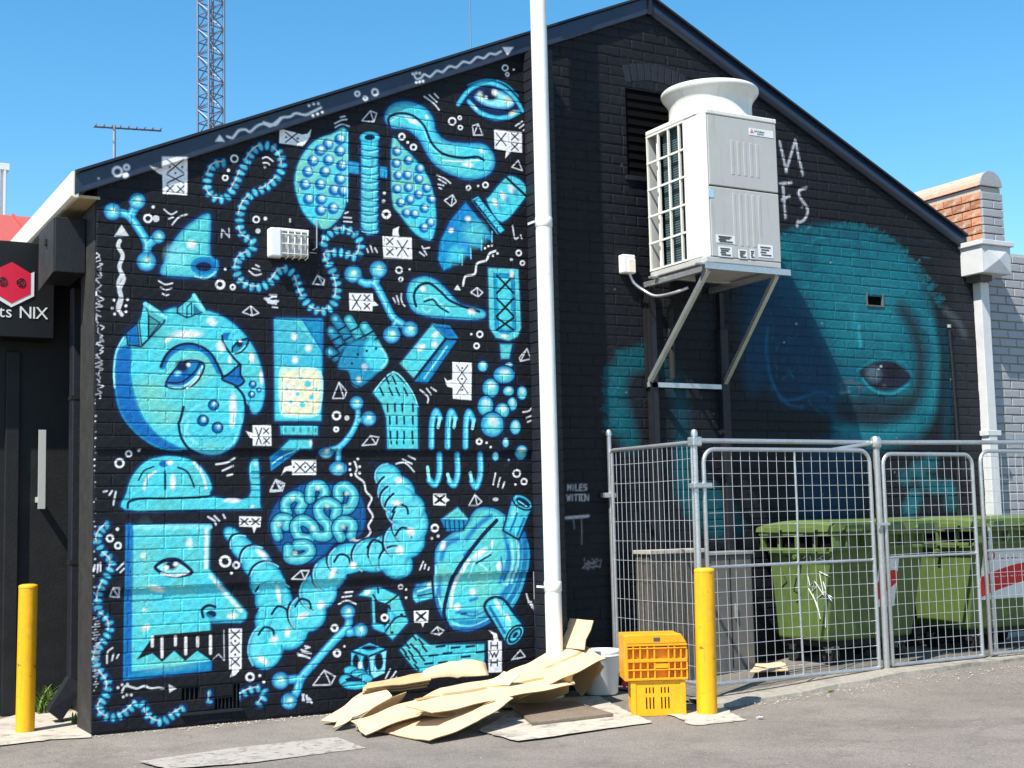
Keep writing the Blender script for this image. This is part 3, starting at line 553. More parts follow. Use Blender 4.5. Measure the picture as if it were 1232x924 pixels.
    cv.fill([(330,495),(622,470),(624,607),(598,573),(570,602),(510,560),(460,602),(415,560),(365,606),(325,570),(260,597)], BK*1.1, 0)
    for x, y0, y1 in ((325,502,540),(365,508,585),(420,502,535),(463,505,572),(512,505,540),(565,498,570)): L([(x, y0), (x, y1)], 12, HLC*.9, 0)
    L([(620,475),(622,600),(598,573),(575,595)], 4, GR, 0)
    for x, y, rx, ry, an in ((475,115,16,26,0),(340,303,45,15,18),(297,465,22,15,-35),(285,165,14,14,0),(655,415,25,14,0),(292,390,10,10,0)): H(x, y, rx, ry, an, .85, HLC*.6+CR*.4)
    cv.ring(147,95,13,8); cv.ring(180,125,12,8); cv.dot(178,57,7)
    strokes([(80,230),(85,205)],[(95,235),(98,200)],[(108,230),(108,195)],[(175,225),(205,195)],[(190,235),(205,220)],[(138,610),(140,565),(160,548)],[(158,600),(165,572)],[(178,590),(186,575)])
    pyr([(150,335),(160,300),(187,300),(187,338)], 1)
    L([(200,730),(215,705),(260,715),(290,705),(320,715),(350,712),(370,715)], 8, W_*.8); cv.fill([(392,697),(425,715),(395,733)], W_*.7, 0)
    for x, y in ((183,712),(200,700),(222,697),(205,750),(220,742),(238,742)): cv.dot(x, y, 6, W_*.7)
    bubble([(640,468),(695,468),(693,635),(642,635)], [(658,632),(690,632),(668,660),(645,668)]); xx(667,492,18,6,17); xx(667,546,18,6,20); xx(667,605,18,6,17)
    for y in (519, 575): cv.dot(667, y, 5, BK)
    cv.ring(622,190,20,10); cv.ring(668,205,12,8); cv.dot(648,238,6); pyr([(897,262),(935,228),(968,228),(950,265)], 1)
    strokes([(925,570),(975,590)],[(940,555),(980,570)],[(955,540),(975,545)]); cv.ring(728,668,15,9); cv.dot(768,662,6); cv.dot(785,688,6); strokes([(945,765),(950,740)],[(965,770),(960,745)],[(980,772),(972,755)])
    # lower right: long bone, knuckle ring, die, dashed bar
    cv.zoom(*Hz)
    bone([(365,350,32),(420,430,32),(70,650,38),(108,740,36)], [[(365,350),(365,410),(300,480),(220,570),(160,640),(140,700),(110,735)],[(420,430),(370,440)],[(75,650),(160,640)]], 36)
    O([(400,280),(440,245),(500,235),(590,275),(635,395),(560,478),(520,440),(470,425),(465,290)], CY, MB_, 8, 0); cv.fill([(480,295),(550,320),(560,380),(520,420),(485,400)], BK, 0, NV*2, 8); cv.fill([(540,330),(575,365),(555,400),(535,370)], CY, 0, BL, 8)
    for p in ([(475,275),(515,320),(585,275)],[(515,320),(515,345)],[(525,440),(575,375),(620,370)],[(495,235),(498,265)]): N_(p, 5)
    cv.ring(525,375,13,9); cv.dot(600,362,7,NV); cv.dot(558,440,7,NV); H(450,265,18,10,-20); cv.fill([(470,400),(520,405),(525,440),(480,425)], CY, 1, BL, 8)
    cv.fill([(375,520),(460,480),(538,512),(455,545)], CY, 0, MB_, 8, NV, 3, 0, NV*1.6); cv.fill([(375,520),(455,545),(465,650),(375,610)], CY, 0, MB_, 8, NV, 3); cv.fill([(455,545),(538,512),(530,620),(465,650)], CL, 0, CY, 8, NV, 3)
    for x, y, rx, ry in ((460,507,36,12),(400,565,16,32),(445,572,16,38),(500,565,20,40)): cv.fill(cv.ell(x, y, rx, ry), BK, 0, BL, 6)
    H(418,585,10,20)
    for x, y, rx, ry in ((378,605,35,22),(355,650,32,28),(415,620,38,20),(440,640,36,22),(395,670,60,22)): cv.fill(cv.ell(x, y, rx, ry), CY, 0, BL, 10, NV, 2)
    cv.fill(cv.ell(390,645,38,10), NV, 0)
    pyr([(212,670),(262,605),(310,632),(290,668)], 1); cv.ring(307,420,13,9); cv.ring(318,530,13,10); cv.dot(350,500,5)
    strokes([(325,315),(360,300),(400,315)],[(340,285),(380,280)],[(350,265),(385,262)],[(150,540),(185,545)],[(165,525),(195,530)],[(180,510),(195,505)],[(165,710),(175,740)],[(185,715),(195,742)],[(200,730),(208,748)],[(530,640),(550,600)],[(550,645),(575,610)],[(570,650),(578,635)],
            [(1145,270),(1155,310)],[(1150,290),(1170,330)],[(1165,305),(1182,345)],[(675,165),(690,130)],[(695,160),(700,140)],[(712,165),(715,155)])
    O([(585,515),(660,440),(725,490),(965,485),(965,612),(680,618),(650,600)], CY, MB_, 7, 0)
    for i, (x, y) in enumerate([(655,460),(625,495),(650,500),(685,480),(612,520),(640,530),(670,520),(700,510),(625,545),(655,560),(690,550),(665,590),(770,500),(835,505),(900,500),(945,525),(740,540),(800,530),(880,545),(720,575),(780,570),(850,575),(920,570)]):
        if x < 705: L([(x-9, y-10), (x+9, y+12)], 9, NV, 0)
        else: L([(x-18, y+2), (x+18, y-2)], 9, NV, 0)
    bubble([(653,345),(718,342),(715,395),(700,395),(692,418),(685,397),(655,395)]); xx(685,369,20,8,17); xx(685,369,8,10)
    pyr([(728,440),(755,415),(785,432),(765,450)], 1)
    O([(645,265),(660,225),(750,205),(745,290),(660,315),(645,290)], BL, MB_, 6, 0); L([(670,260),(735,240)], 7, CL, 0); L([(670,280),(735,268)], 6, NV, 0); L([(660,300),(735,285)], 6, CY, 0); H(722,232,14,12)
    cv.ring(595,240,9,6,GR); cv.dot(620,252,5); cv.dot(620,288,6)
    # heart
    O([(735,130),(745,60),(800,10),(870,-40),(920,-105),(990,-110),(1040,-85),(1120,-20),(1155,60),(1158,130),(1135,240),(1085,340),(1000,395),(910,435),(840,432),(790,395),(750,330),(735,230)], CY, BL, 22)
    for p, wd in (([(1095,-10),(1110,90),(1085,210),(1030,300)],30),([(1045,10),(1060,110),(1030,220)],16),([(860,395),(940,390),(1000,345)],22),([(770,120),(785,60),(840,30)],22),([(760,300),(770,200)],20),([(840,350),(930,350)],12),([(880,30),(930,-30),(985,-70)],20)): L(p, wd, BL*1.1, soft=10, a=.85)
    for p, wd in (([(1075,40),(1082,130),(1060,230)],10),([(745,150),(752,260),(790,360)],9),([(820,400),(900,415),(990,375)],8),([(810,250),(840,170),(880,120)],14)): L(p, wd, CL, soft=5, a=.9)
    cv.blob(950,210,60,80,0,TG,.5,.1); cv.blob(780,180,30,60,0,TG,.6,.1)
    L([(735,130),(745,60),(800,10),(870,-40),(920,-105),(990,-110),(1040,-85),(1120,-20),(1155,60),(1158,130),(1135,240),(1085,340),(1000,395),(910,435),(840,432),(790,395),(750,330),(735,230),(735,130)], 7, NV)
    for p, wd, c_ in (([(1128,10),(1135,120),(1105,240),(1050,330)],22,BL),([(1098,30),(1105,120),(1080,220)],12,CL),([(830,420),(910,420),(1000,380),(1050,335)],16,BL),([(825,385),(900,398),(980,365)],10,MB_),([(845,350),(910,368),(965,345)],8,BL),([(870,100),(915,60),(950,10)],16,BL),([(815,250),(835,190),(862,140)],9,BL),([(1060,60),(1068,130),(1048,210)],12,BL),([(1030,110),(1036,170)],8,BL),([(755,250),(758,320),(785,375)],10,BL),([(900,300),(930,290)],12,BL),([(860,360),(880,355)],8,NV)): L(p, wd, c_, soft=4, a=.9)
    N_([(800,415),(785,350),(800,270),(830,180),(880,105),(945,20),(1010,-50)], 10); L([(815,330),(825,250),(855,180),(890,125)], 14, HLC, soft=6, a=.8); H(935,95,45,16,-30); H(910,262,17,17); H(842,328,18,16); H(1020,150,14,20); H(775,60,14,24,20)
    L([(992,45),(980,92),(915,128),(892,200)], 8, CL); L([(930,135),(970,168),(972,208)], 8, CL); N_([(985,100),(920,138)], 4); L([(992,40),(985,60)], 9, HLC)
    cv.fill([(1075,-157),(1168,-108),(1108,38),(1035,-5)], CY, 0, BL, 16, NV, 4, 0, NV*1.6); L([(1100,-80),(1070,-5)], 10, BL, soft=4); L([(1130,-60),(1100,15)], 9, BL, soft=4); H(1085,-85,10,40,25,.8,CL)
    cv.fill(cv.ell(1122,-130,50,30,32), CY, 0, MB_, 8, NV, 4); cv.fill(cv.ell(1124,-128,36,19,32), NV, 0, BL, 6); L([(1105,-135),(1140,-112)], 5, CL)
    cv.fill([(960,335),(970,300),(1005,282),(1048,294),(1095,355),(1137,415),(1110,470),(1058,500),(1035,462),(995,395)], CY, 1, BL, 16, NV, 6, 0, NV*1.6); L([(1010,300),(1075,420)], 18, CL, soft=8, a=.8); L([(985,330),(1050,440)], 14, BL, soft=6); H(1020,320,12,20,-30); H(1065,375,8,24,-30)
    cv.fill(cv.ell(1095,452,54,32,-52), CY, 0, CL, 6, NV, 4); cv.fill(cv.ell(1095,452,42,23,-52), NV, 0); cv.fill(cv.ell(1096,452,32,16,-52), CY, 0, BL, 6); cv.fill(cv.ell(1096,450,16,8,-52), NV, 0)
    bubble([(978,475),(1037,478),(1037,615),(980,615)], [(1003,478),(1000,450),(980,430),(1015,445),(1025,480)])
    for y, ch in ((497,'H'),(535,'W'),(572,'H')):
        if ch == 'H': L([(990,y-14),(990,y+14)], 6, BK, 0); L([(1018,y-14),(1018,y+14)], 6, BK, 0); L([(990,y),(1018,y)], 6, BK, 0)
        else: L([(986,y-14),(996,y+12),(1004,y-8),(1012,y+12),(1022,y-14)], 6, BK, 0)
    pyr([(1080,560),(1118,517),(1140,545)], (1105,550))
    cv.zoom(*F); O([(765,740),(840,685),(890,740),(860,790),(790,795)], CY, CL, 8, 0); cv.fill([(765,740),(885,745),(860,790),(790,795)], MB_, 0, BL, 10)
    for x in (785, 805, 825, 845, 865): L([(x, 748), (x+3, 790)], 6, NV, 0)
    cv.ring(740,780,14,9); cv.dot(727,825,6,GR); cv.dot(755,815,7,GR)
    # scratchy pale lettering down the corner
    cv.zoom(0, 0, 1); r = random.Random(4)
    for y in range(306, 480, 5): L([(115+r.uniform(0,6), y+r.uniform(-2,2)), (119+r.uniform(-3,6), y+r.uniform(1,5)), (115+r.uniform(0,8), y+r.uniform(3,7))], r.uniform(.7,1.6), GR*r.uniform(.5,1.3))
    for y in range(480, 840, 9): cv.dot(114.5+r.uniform(-1,1.5), y+r.uniform(-4,4), r.uniform(.4,1.3), GR*r.uniform(.6,1.4))
    for i in range(26): L([(113+r.uniform(0,4), 745+i*3.3), (119+r.uniform(-2,3), 744+i*3.3)], 1.3, GR*r.uniform(.4,.9))
mural_left()

# ------------------------------------------------------------------ the beast on the right-hand wall
DR = 0.0
TB = np.array([.003, .115, .15]); TD = np.array([.003, .072, .105]); TBL = np.array([.018, .23, .28]); DKB = np.array([.006, .04, .095])
cw = Canvas(3.3, 8.75, -.1, 5.75, .006, DR, BK*1.0)
def mural_right():
    c = cw; c.zoom(0, 0, 1); r = random.Random(9); SH = np.array([.002, .026, .058])  # SH: mural blue with the condenser's cast shadow darkened in
    F_ = lambda pts, col, soft, a=1., col2=None: c.fill(pts, col, 1, None, 0, None, 0, soft, None, a, col2)
    # deep blue cheek and throat, the condenser's shadow painted in, fading into black
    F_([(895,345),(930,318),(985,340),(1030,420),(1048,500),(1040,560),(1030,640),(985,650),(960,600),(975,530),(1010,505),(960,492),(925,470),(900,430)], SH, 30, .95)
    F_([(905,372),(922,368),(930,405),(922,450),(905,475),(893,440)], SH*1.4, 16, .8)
    # crown: brushed teal dome
    F_([(915,300),(935,287),(960,277),(1000,273),(1040,279),(1078,297),(1105,330),(1122,375),(1128,430),(1126,490),(1105,525),(1060,538),(1010,535),(1000,505),(1005,470),(990,420),(955,370),(925,335)], TB, 16, 1., TD*1.15)
    for k in range(520):
        t = r.random(); x = 908+t*222; y = 292-22*math.sin(min(t*1.6, 1)*math.pi*.55)+(max(t-.45, 0)*1.82)**2.2*95
        L_ = r.uniform(4, 15); a = r.uniform(-1., .6)+t*1.0
        c.line([(x, y+5), (x+L_*math.sin(a), y+5-L_*.75*math.cos(a))], r.uniform(.6, 1.7), TB*r.uniform(.45, 1.15), 0, .8, .75)
    for k in range(420):                                       # loose strokes through the coat
        x = r.uniform(925, 1115); y = r.uniform(285, 520); a = math.atan2(y-440, x-1040)+r.uniform(-.35, .35)
        c.line([(x, y), (x+r.uniform(6, 18)*-math.sin(a), y+r.uniform(6, 18)*math.cos(a)*.5)], r.uniform(.8, 2.4), (TBL*.9 if r.random() < .5 else TD*.8)*r.uniform(.6, 1.05), 0, 1.2, .38)
    F_([(1010,330),(1050,320),(1075,350),(1080,390),(1050,420),(1015,400)], TBL*.8, 46, .45)
    F_([(905,318),(940,322),(975,370),(1008,440),(1015,500),(985,500),(945,430)], SH*1.3, 26, .75)  # condenser's shadow laid over the teal as dark blue paint
    # bill: pale rim and dark gape
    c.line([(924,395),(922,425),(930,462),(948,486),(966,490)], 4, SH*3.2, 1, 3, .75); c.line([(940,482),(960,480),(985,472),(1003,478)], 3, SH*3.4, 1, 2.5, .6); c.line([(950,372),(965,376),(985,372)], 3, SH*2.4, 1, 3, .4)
    F_([(870,492),(930,490),(985,496),(1002,508),(985,530),(900,536),(862,530)], BK, 14, .95)
    # furrows round the eye
    c.line([(1085,372),(1103,402),(1108,450),(1096,486),(1062,500),(1016,498)], 17, BK*1.6, 1, 15, .82)
    F_([(1010,478),(1050,474),(1098,478),(1085,502),(1040,512),(1008,503)], BK*1.5, 14, .7)
    c.line([(1118,385),(1127,430),(1120,490)], 9, TBL*.75, 1, 9, .6); c.line([(1018,518),(1060,523),(1100,510)], 11, TBL*.75, 1, 9, .6)
    c.line([(1136,400),(1142,450),(1140,520)], 16, TD*.55, 1, 12, .7)
    c.fill([(1034,447),(1050,437),(1068,434),(1084,440),(1096,455),(1080,467),(1060,470),(1044,461)], np.array([.010, .012, .026]), 1, None, 0, None, 0, 3)
    c.blob(1051,450,13,10,0,np.array([.085,.13,.16]),.8); c.blob(1060,441,2.2,1.6,0,GR,.9); c.blob(1057,444,1.5,1.2,0,GR,.7); c.blob(1074,447,13,11,0,BK*.8,.85); c.blob(1064,464,4,2,0,np.array([.10,.09,.12]),.6)
    c.line([(1038,456),(1050,469),(1072,474),(1093,463)], 2.6, TBL*1.1, 1, 2, .8); c.line([(1031,446),(1050,434),(1070,430),(1088,437),(1098,452)], 2.6, TB*1.3, 1, 2, .8)
    c.line([(1012,462),(1024,459),(1038,468)], 4, np.array([.06,.07,.10]), 1, 3, .8); c.line([(1011,473),(1022,471)], 3, np.array([.11,.13,.15]), 1, 2, .8); c.line([(1033,392),(1035,416)], 4, TBL*1.6, 1, 3, .55); c.line([(1026,372),(1028,398)], 8, TBL, 1, 8, .4)
    # hooked wing tip: dim brush strokes
    c.line([(757,528),(748,500),(742,470),(750,442),(774,430)], 26, TB*.62, 1, 14, .9); c.line([(745,512),(738,480),(742,452)], 12, TB*.9, 1, 9, .8); c.line([(776,432),(803,445),(818,480),(822,540)], 22, TD*.6, 1, 16, .75); c.line([(824,540),(822,575),(836,605)], 22, TB*.65, 1, 14, .8)
    for k in range(260):
        t = r.random(); x = 738+r.uniform(-6, 12); y = 442+t*84
        c.line([(x, y), (x-r.uniform(3, 11), y-r.uniform(1, 8))], r.uniform(.6, 1.6), TB*r.uniform(.4, .9), 0, .8, .7)
        c.line([(742+t*40, 434), (742+t*40+r.uniform(-6, 6), 434-r.uniform(4, 14))], r.uniform(.6, 1.6), TB*r.uniform(.3, .75), 0, .8, .7)
    F_([(815,588),(850,580),(880,602),(892,640),(860,645),(828,620)], TB*.6, 16, .8); c.line([(790,548),(800,560)], 6, TD*.5, 1, 6, .6)
    for x, y in ((1105,565),(1125,585),(1100,598),(1142,588),(1120,556),(1095,612),(1145,606),(1090,575),(1112,580)): c.blob(x, y, 13, 11, 0, TBL*r.uniform(.35, .7), .75)
    c.fill([(1146,360),(1165,350),(1178,560),(1156,560)], np.array([.022, .024, .03]), 1, None, 0, None, 0, 14, None, .5)
    c.line([(1138,374),(1153,388),(1160,402)], 8, np.array([.07, .09, .10]), 1, 7, .6)
    # white graffiti letters beside the condenser
    for p in ([(938,170),(942,188),(946,207)],[(946,205),(951,188),(957,168)],[(957,168),(961,190),(966,210)],[(942,222),(945,262)],[(938,221),(952,220)],[(941,240),(950,236)],[(970,226),(961,230),(964,240),(972,252),(968,264),(960,268)],[(960,266),(959,272)]):
        c.line(p, 2.6, GR*.9, 1, 1)
    # artist's tag in thin capitals
    def cap(pts, x, y, h): c.line([(x+p[0]*h*.55, y+p[1]*h) for p in pts], 1.1, GR*.9, 0, .6)
    caps = {'M': [(0,1),(0,0),(.5,.6),(1,0),(1,1)], 'I': [(.5,0),(.5,1)], 'L': [(0,0),(0,1),(.9,1)], 'E': [(.9,0),(0,0),(0,.5),(.8,.5),(0,.5),(0,1),(.9,1)], 'S': [(.9,0),(.1,.1),(.1,.45),(.9,.55),(.9,.9),(0,1)],
            'W': [(0,0),(.25,1),(.5,.3),(.75,1),(1,0)], 'T': [(0,0),(1,0),(.5,0),(.5,1)], 'O': [(0,0),(1,0),(1,1),(0,1),(0,0)], 'N': [(0,1),(0,0),(1,1),(1,0)]}
    for i, ch in enumerate('MILES'): cap(caps[ch], 683+i*4.8, 583, 7)
    for i, ch in enumerate('WITTON'): cap(caps[ch], 682+i*4.4, 595, 7.5)
    c.line([(681,623),(708,621)], 3, GR*.8, 1, 1); c.line([(700,622),(700,655)], 1, GR*.5, 0, .6); c.line([(690,623),(691,636)], 1, GR*.4, 0, .6)
    for i in range(14): c.line([(700+r.uniform(0,22), 672+r.uniform(0,12)), (700+r.uniform(0,24), 672+r.uniform(0,14))], 1, GR*.4, 0, .6)
    for i in range(30): c.dot(r.uniform(715,1150), r.uniform(150,620), r.uniform(.5,1.1), GR*r.uniform(.2,.8))
mural_right()
# ------------------------------------------------------------------ materials of the place
mat('painted_brick', (0, 0, 0), .62, var=.17, nscale=11, bump=.3, bscale=90, attr='paint', spec=.22, dirt=(.045, .05, .055), dscale=26, damt=.16, chips=((.10, .095, .09), 34, .55, .70))
mat('black_paint', BK*1.5, .55, var=.25, nscale=5, bump=.2, bscale=60, spec=.4)
mat('charcoal_wall', (.007, .007, .008), .6, var=.25, nscale=3, bump=.2, bscale=50, dirt=(.03, .028, .026), dscale=3, damt=.35)
mat('corner_render', (.024, .023, .022), .7, var=.3, nscale=4, bump=.3, bscale=60, dirt=(.06, .055, .045), dscale=5, damt=.5)
mat('parcel_tape', (.42, .27, .11), .3, var=.1)
mat('gutter_white', (.54, .54, .54), .45, var=.05, nscale=4, dirt=(.36, .35, .34), dscale=4, damt=.4)
mat('coping_brick', (.50, .33, .24), .85, var=.2, nscale=16, bump=.4, bscale=60, dirt=(.62, .55, .48), dscale=5, damt=.8)
mat('barge_paint', (.022, .032, .058), .4, attr='paint', var=.1, nscale=6, spec=.5)
mat('roof_metal', (.025, .028, .035), .45, .3, var=.1)
mat('cream_paint', (.78, .70, .56), .5, var=.06, nscale=5)
mat('soffit_paint', (.42, .32, .18), .6, var=.1)
mat('white_pvc', (.78, .77, .74), .35, var=.04, nscale=3, dirt=(.5, .47, .42), dscale=2.5, damt=.3, streak=((.5, .47, .41), 3, .5, .55), chips=((.35, .33, .3), 9, .5, .68))
mat('ac_white', (.66, .65, .60), .4, var=.03, nscale=3, spec=.45, dirt=(.5, .48, .42), dscale=3, damt=.22, streak=((.40, .37, .30), 2.2, .5, .56))
mat('ac_panel', (.43, .425, .40), .45, var=.03, nscale=3, dirt=(.34, .32, .28), dscale=3, damt=.3, streak=((.27, .255, .22), 2.2, .5, .56))  # greyer than ac_white: weaker sun on the front is put into the colour
mat('seam_dark', (.06, .06, .06), .7, var=.1)
mat('coil', (.10, .16, .17), .5, .4, var=.25, nscale=60)
mat('dark_void', (.0035, .0035, .004), .95, var=.1, spec=.05)  # near-black: shade inside openings and hollows is put into the colour
mat('galv', (.52, .53, .54), .38, .75, var=.15, nscale=20, dirt=(.25, .24, .23), dscale=6, damt=.4)
mat('wire_zinc', (.55, .56, .57), .42, .6, var=.1, nscale=30)
mat('steel_grey', (.40, .40, .39), .45, .6, var=.15, nscale=9)
mat('bin_green', (.082, .13, .033), .55, var=.10, nscale=7, bump=.1, bscale=50, dirt=(.05, .07, .03), dscale=3.5, damt=.55, chips=((.16, .19, .10), 22, .5, .66), streak=((.04, .055, .02), 3, .5, .54))
mat('bin_lid_green', (.095, .14, .038), .5, var=.08, nscale=6, dirt=(.08, .1, .04), dscale=4, damt=.4)
mat('rubber', (.012, .012, .012), .8, var=.2)
mat('sticker_white', (.70, .70, .68), .45, var=.06, nscale=9)
mat('sticker_red', (.55, .012, .015), .45, var=.06)
mat('sticker_text', (.45, .05, .10), .5, var=.05)
mat('tag_paint', (.62, .63, .60), .6, var=.1)
mat('yellow_paint', (.76, .375, .004), .45, var=.08, nscale=5, dirt=(.48, .25, .02), dscale=5, damt=.5, bump=.08, bscale=30, chips=((.09, .05, .03), 13, .85, .635), streak=((.35, .19, .03), 4, .45, .56))
mat('crate_plastic', (.78, .31, .006), .45, var=.07, nscale=9, dirt=(.45, .2, .01), dscale=6, damt=.4, chips=((.30, .17, .06), 18, .6, .63))
mat('lower_crate', (.78, .36, .008), .45, var=.08, nscale=9, dirt=(.5, .25, .01), dscale=6, damt=.4, chips=((.30, .18, .06), 18, .6, .63))
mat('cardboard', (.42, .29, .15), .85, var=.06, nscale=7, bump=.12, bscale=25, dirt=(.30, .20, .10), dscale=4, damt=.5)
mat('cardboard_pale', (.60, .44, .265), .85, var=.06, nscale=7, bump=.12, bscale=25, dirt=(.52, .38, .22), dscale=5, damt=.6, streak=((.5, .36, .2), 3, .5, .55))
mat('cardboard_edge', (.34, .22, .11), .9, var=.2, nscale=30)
mat('concrete', (.36, .33, .28), .85, var=.12, nscale=6, bump=.4, bscale=40, dirt=(.22, .20, .17), dscale=3, damt=.5)
mat('concrete_pale', (.42, .375, .31), .85, var=.12, nscale=6, bump=.35, bscale=40, dirt=(.20, .175, .148), dscale=4, damt=.9, chips=((.19, .165, .14), 9, .8, .58))
mat('kerb_stone', (.27, .245, .205), .9, var=.2, nscale=7, bump=.6, bscale=30, dirt=(.12, .105, .09), dscale=5, damt=.8)
mat('yard_slab', (.15, .135, .118), .9, var=.2, nscale=6, bump=.4, bscale=40, dirt=(.07, .063, .055), dscale=3, damt=.8)
mat('worn_white', (.33, .30, .26), .8, var=.12, nscale=8, bump=.3, bscale=60, dirt=(.20, .175, .15), dscale=7, damt=.9, chips=((.17, .148, .125), 15, .9, .56))
mat('lid_steel', (.23, .18, .135), .6, .2, var=.2, nscale=18, bump=.5, bscale=120, dirt=(.10, .08, .06), dscale=6, damt=.5)
mat('red_brick', (.40, .17, .085), .85, var=.18, nscale=18, bump=.4, bscale=70, dirt=(.58, .42, .32), dscale=11, damt=.95, objvar=.3)
mat('mortar', (.40, .37, .33), .9, var=.12, nscale=20, bump=.3)
mat('white_brick', (.28, .29, .31), .65, var=.08, nscale=14, bump=.35, bscale=70, dirt=(.19, .20, .22), dscale=4, damt=.5, objvar=.06)
mat('green_roof', (.05, .085, .05), .5, var=.1)
mat('red_roof', (.38, .075, .055), .55, var=.1, nscale=3)
mat('far_white', (.72, .73, .74), .5, var=.05)
mat('mast_steel', (.19, .23, .31), .5, .4, var=.1)
mat('red_sign', (.62, .012, .045), .4, var=.04)
mat('sign_black', (.0035, .0035, .0045), .5, var=.1)
mat('weathered_board', (.085, .075, .062), .85, var=.25, nscale=8, bump=.3, bscale=60, dirt=(.06, .055, .05), dscale=4, damt=.6)
mat('grey_steel_box', (.11, .105, .10), .6, var=.15, nscale=6, dirt=(.08, .075, .07), dscale=3, damt=.6)
mat('bucket_white', (.74, .74, .72), .4, var=.04)
mat('red_rag', (.5, .02, .02), .8, var=.2)
mat('leaf', (.09, .15, .025), .6, var=.3, nscale=20)
mat('leaf_dry', (.25, .22, .07), .7, var=.3, nscale=20)

# ------------------------------------------------------------------ ground
def axis(lo, hi, step, far):
    a = list(np.arange(lo, hi+1e-6, step)); g = step
    while a[-1] < far: g *= 1.5; a.append(a[-1]+g)
    g = step
    while a[0] > -far: g *= 1.5; a.insert(0, a[0]-g)
    return np.array(a)
def ground():
    X = axis(-3, 10, .1, 300); Y = axis(-6, 2.5, .1, 300)
    gx, gy = np.meshgrid(X, Y); gz = ground_z(gx, gy)
    near = np.exp(-(((gx-3)/8)**2+((gy+2)/6)**2)); gz = gz+near*.006*(np.sin(gx*3.1+gy*1.3)+np.sin(gx*1.7-gy*2.9+1))*.5
    gz = np.where(gy > -.25, np.minimum(gz, ground_z(gx, gy)), gz)-.002
    V = np.stack([gx.ravel(), gy.ravel(), gz.ravel()], 1); ny, nx = gx.shape
    F = [(j*nx+i, j*nx+i+1, (j+1)*nx+i+1, (j+1)*nx+i) for j in range(ny-1) for i in range(nx-1)]
    m = bpy.data.materials.new('asphalt'); m.use_nodes = True; t = m.node_tree; N = t.nodes; K = t.links; b = N['Principled BSDF']
    tc = N.new('ShaderNodeTexCoord')
    def noise(sc, det=6, ro=.6):
        n = N.new('ShaderNodeTexNoise'); n.inputs['Scale'].default_value = sc; n.inputs['Detail'].default_value = det; n.inputs['Roughness'].default_value = ro
        K.new(tc.outputs['Object'], n.inputs['Vector']); return n.outputs['Fac']
    def ramp(src, stops):
        r = N.new('ShaderNodeValToRGB'); e = r.color_ramp.elements
        while len(e) < len(stops): e.new(.5)
        for q, (p, c) in zip(e, stops): q.position = p; q.color = (*c, 1)
        K.new(src, r.inputs[0]); return r.outputs[0]
    def mixc(f, a, bb, typ='MIX'):
        x = N.new('ShaderNodeMix'); x.data_type = 'RGBA'; x.blend_type = typ
        if isinstance(f, float): x.inputs[0].default_value = f
        else: K.new(f, x.inputs[0])
        K.new(a, x.inputs[6]); K.new(bb, x.inputs[7]); return x.outputs[2]
    big = ramp(noise(.55, 5), [(.3, (.155, .135, .116)), (.52, (.188, .165, .142)), (.75, (.215, .19, .164))])
    vo = N.new('ShaderNodeTexVoronoi'); vo.inputs['Scale'].default_value = 120; K.new(tc.outputs['Object'], vo.inputs['Vector'])
    agg = ramp(vo.outputs['Color'], [(.0, (.68, .68, .68)), (.5, (.97, .97, .97)), (1, (1.4, 1.37, 1.33))])
    c1 = mixc(.75, big, agg, 'MULTIPLY')
    st = ramp(noise(2.1, 8, .7), [(.33, (.78, .77, .76)), (.5, (1, 1, 1)), (.68, (1.14, 1.12, 1.09))])
    c2 = mixc(.8, c1, st, 'MULTIPLY')
    # hairline cracks
    v2 = N.new('ShaderNodeTexVoronoi'); v2.feature = 'DISTANCE_TO_EDGE'; v2.inputs['Scale'].default_value = .55
    wv = N.new('ShaderNodeVectorMath'); wv.operation = 'ADD'; nz = N.new('ShaderNodeTexNoise'); nz.inputs['Scale'].default_value = 2.2; nz.inputs['Detail'].default_value = 6
    K.new(tc.outputs['Object'], nz.inputs['Vector']); K.new(tc.outputs['Object'], wv.inputs[0]); K.new(nz.outputs['Color'], wv.inputs[1]); K.new(wv.outputs[0], v2.inputs['Vector'])
    cr = ramp(v2.outputs['Distance'], [(.0, (.45, .43, .4)), (.005, (.6, .58, .55)), (.01, (1, 1, 1))])
    oil = ramp(noise(.9, 3, .5), [(.28, (.74, .73, .72)), (.42, (1, 1, 1)), (.60, (1, 1, 1)), (.74, (1.14, 1.12, 1.09))]); c2 = mixc(.8, c2, oil, 'MULTIPLY')
    spk = ramp(noise(38, 2, .5), [(.30, (.55, .54, .52)), (.36, (1, 1, 1)), (.70, (1, 1, 1)), (.76, (1.5, 1.45, 1.35))]); c2 = mixc(.7, c2, spk, 'MULTIPLY')
    c3 = mixc(.25, c2, cr, 'MULTIPLY'); K.new(c3, b.inputs['Base Color']); b.inputs['Roughness'].default_value = .82; b.inputs['Specular IOR Level'].default_value = .35
    bp = N.new('ShaderNodeBump'); bp.inputs['Strength'].default_value = .55; bp.inputs['Distance'].default_value = .006
    K.new(vo.outputs['Distance'], bp.inputs['Height']); K.new(bp.outputs[0], b.inputs['Normal'])
    tag(link('asphalt_ground', MB().add(V, F, True), m, fixn=False), kind='structure')
ground()
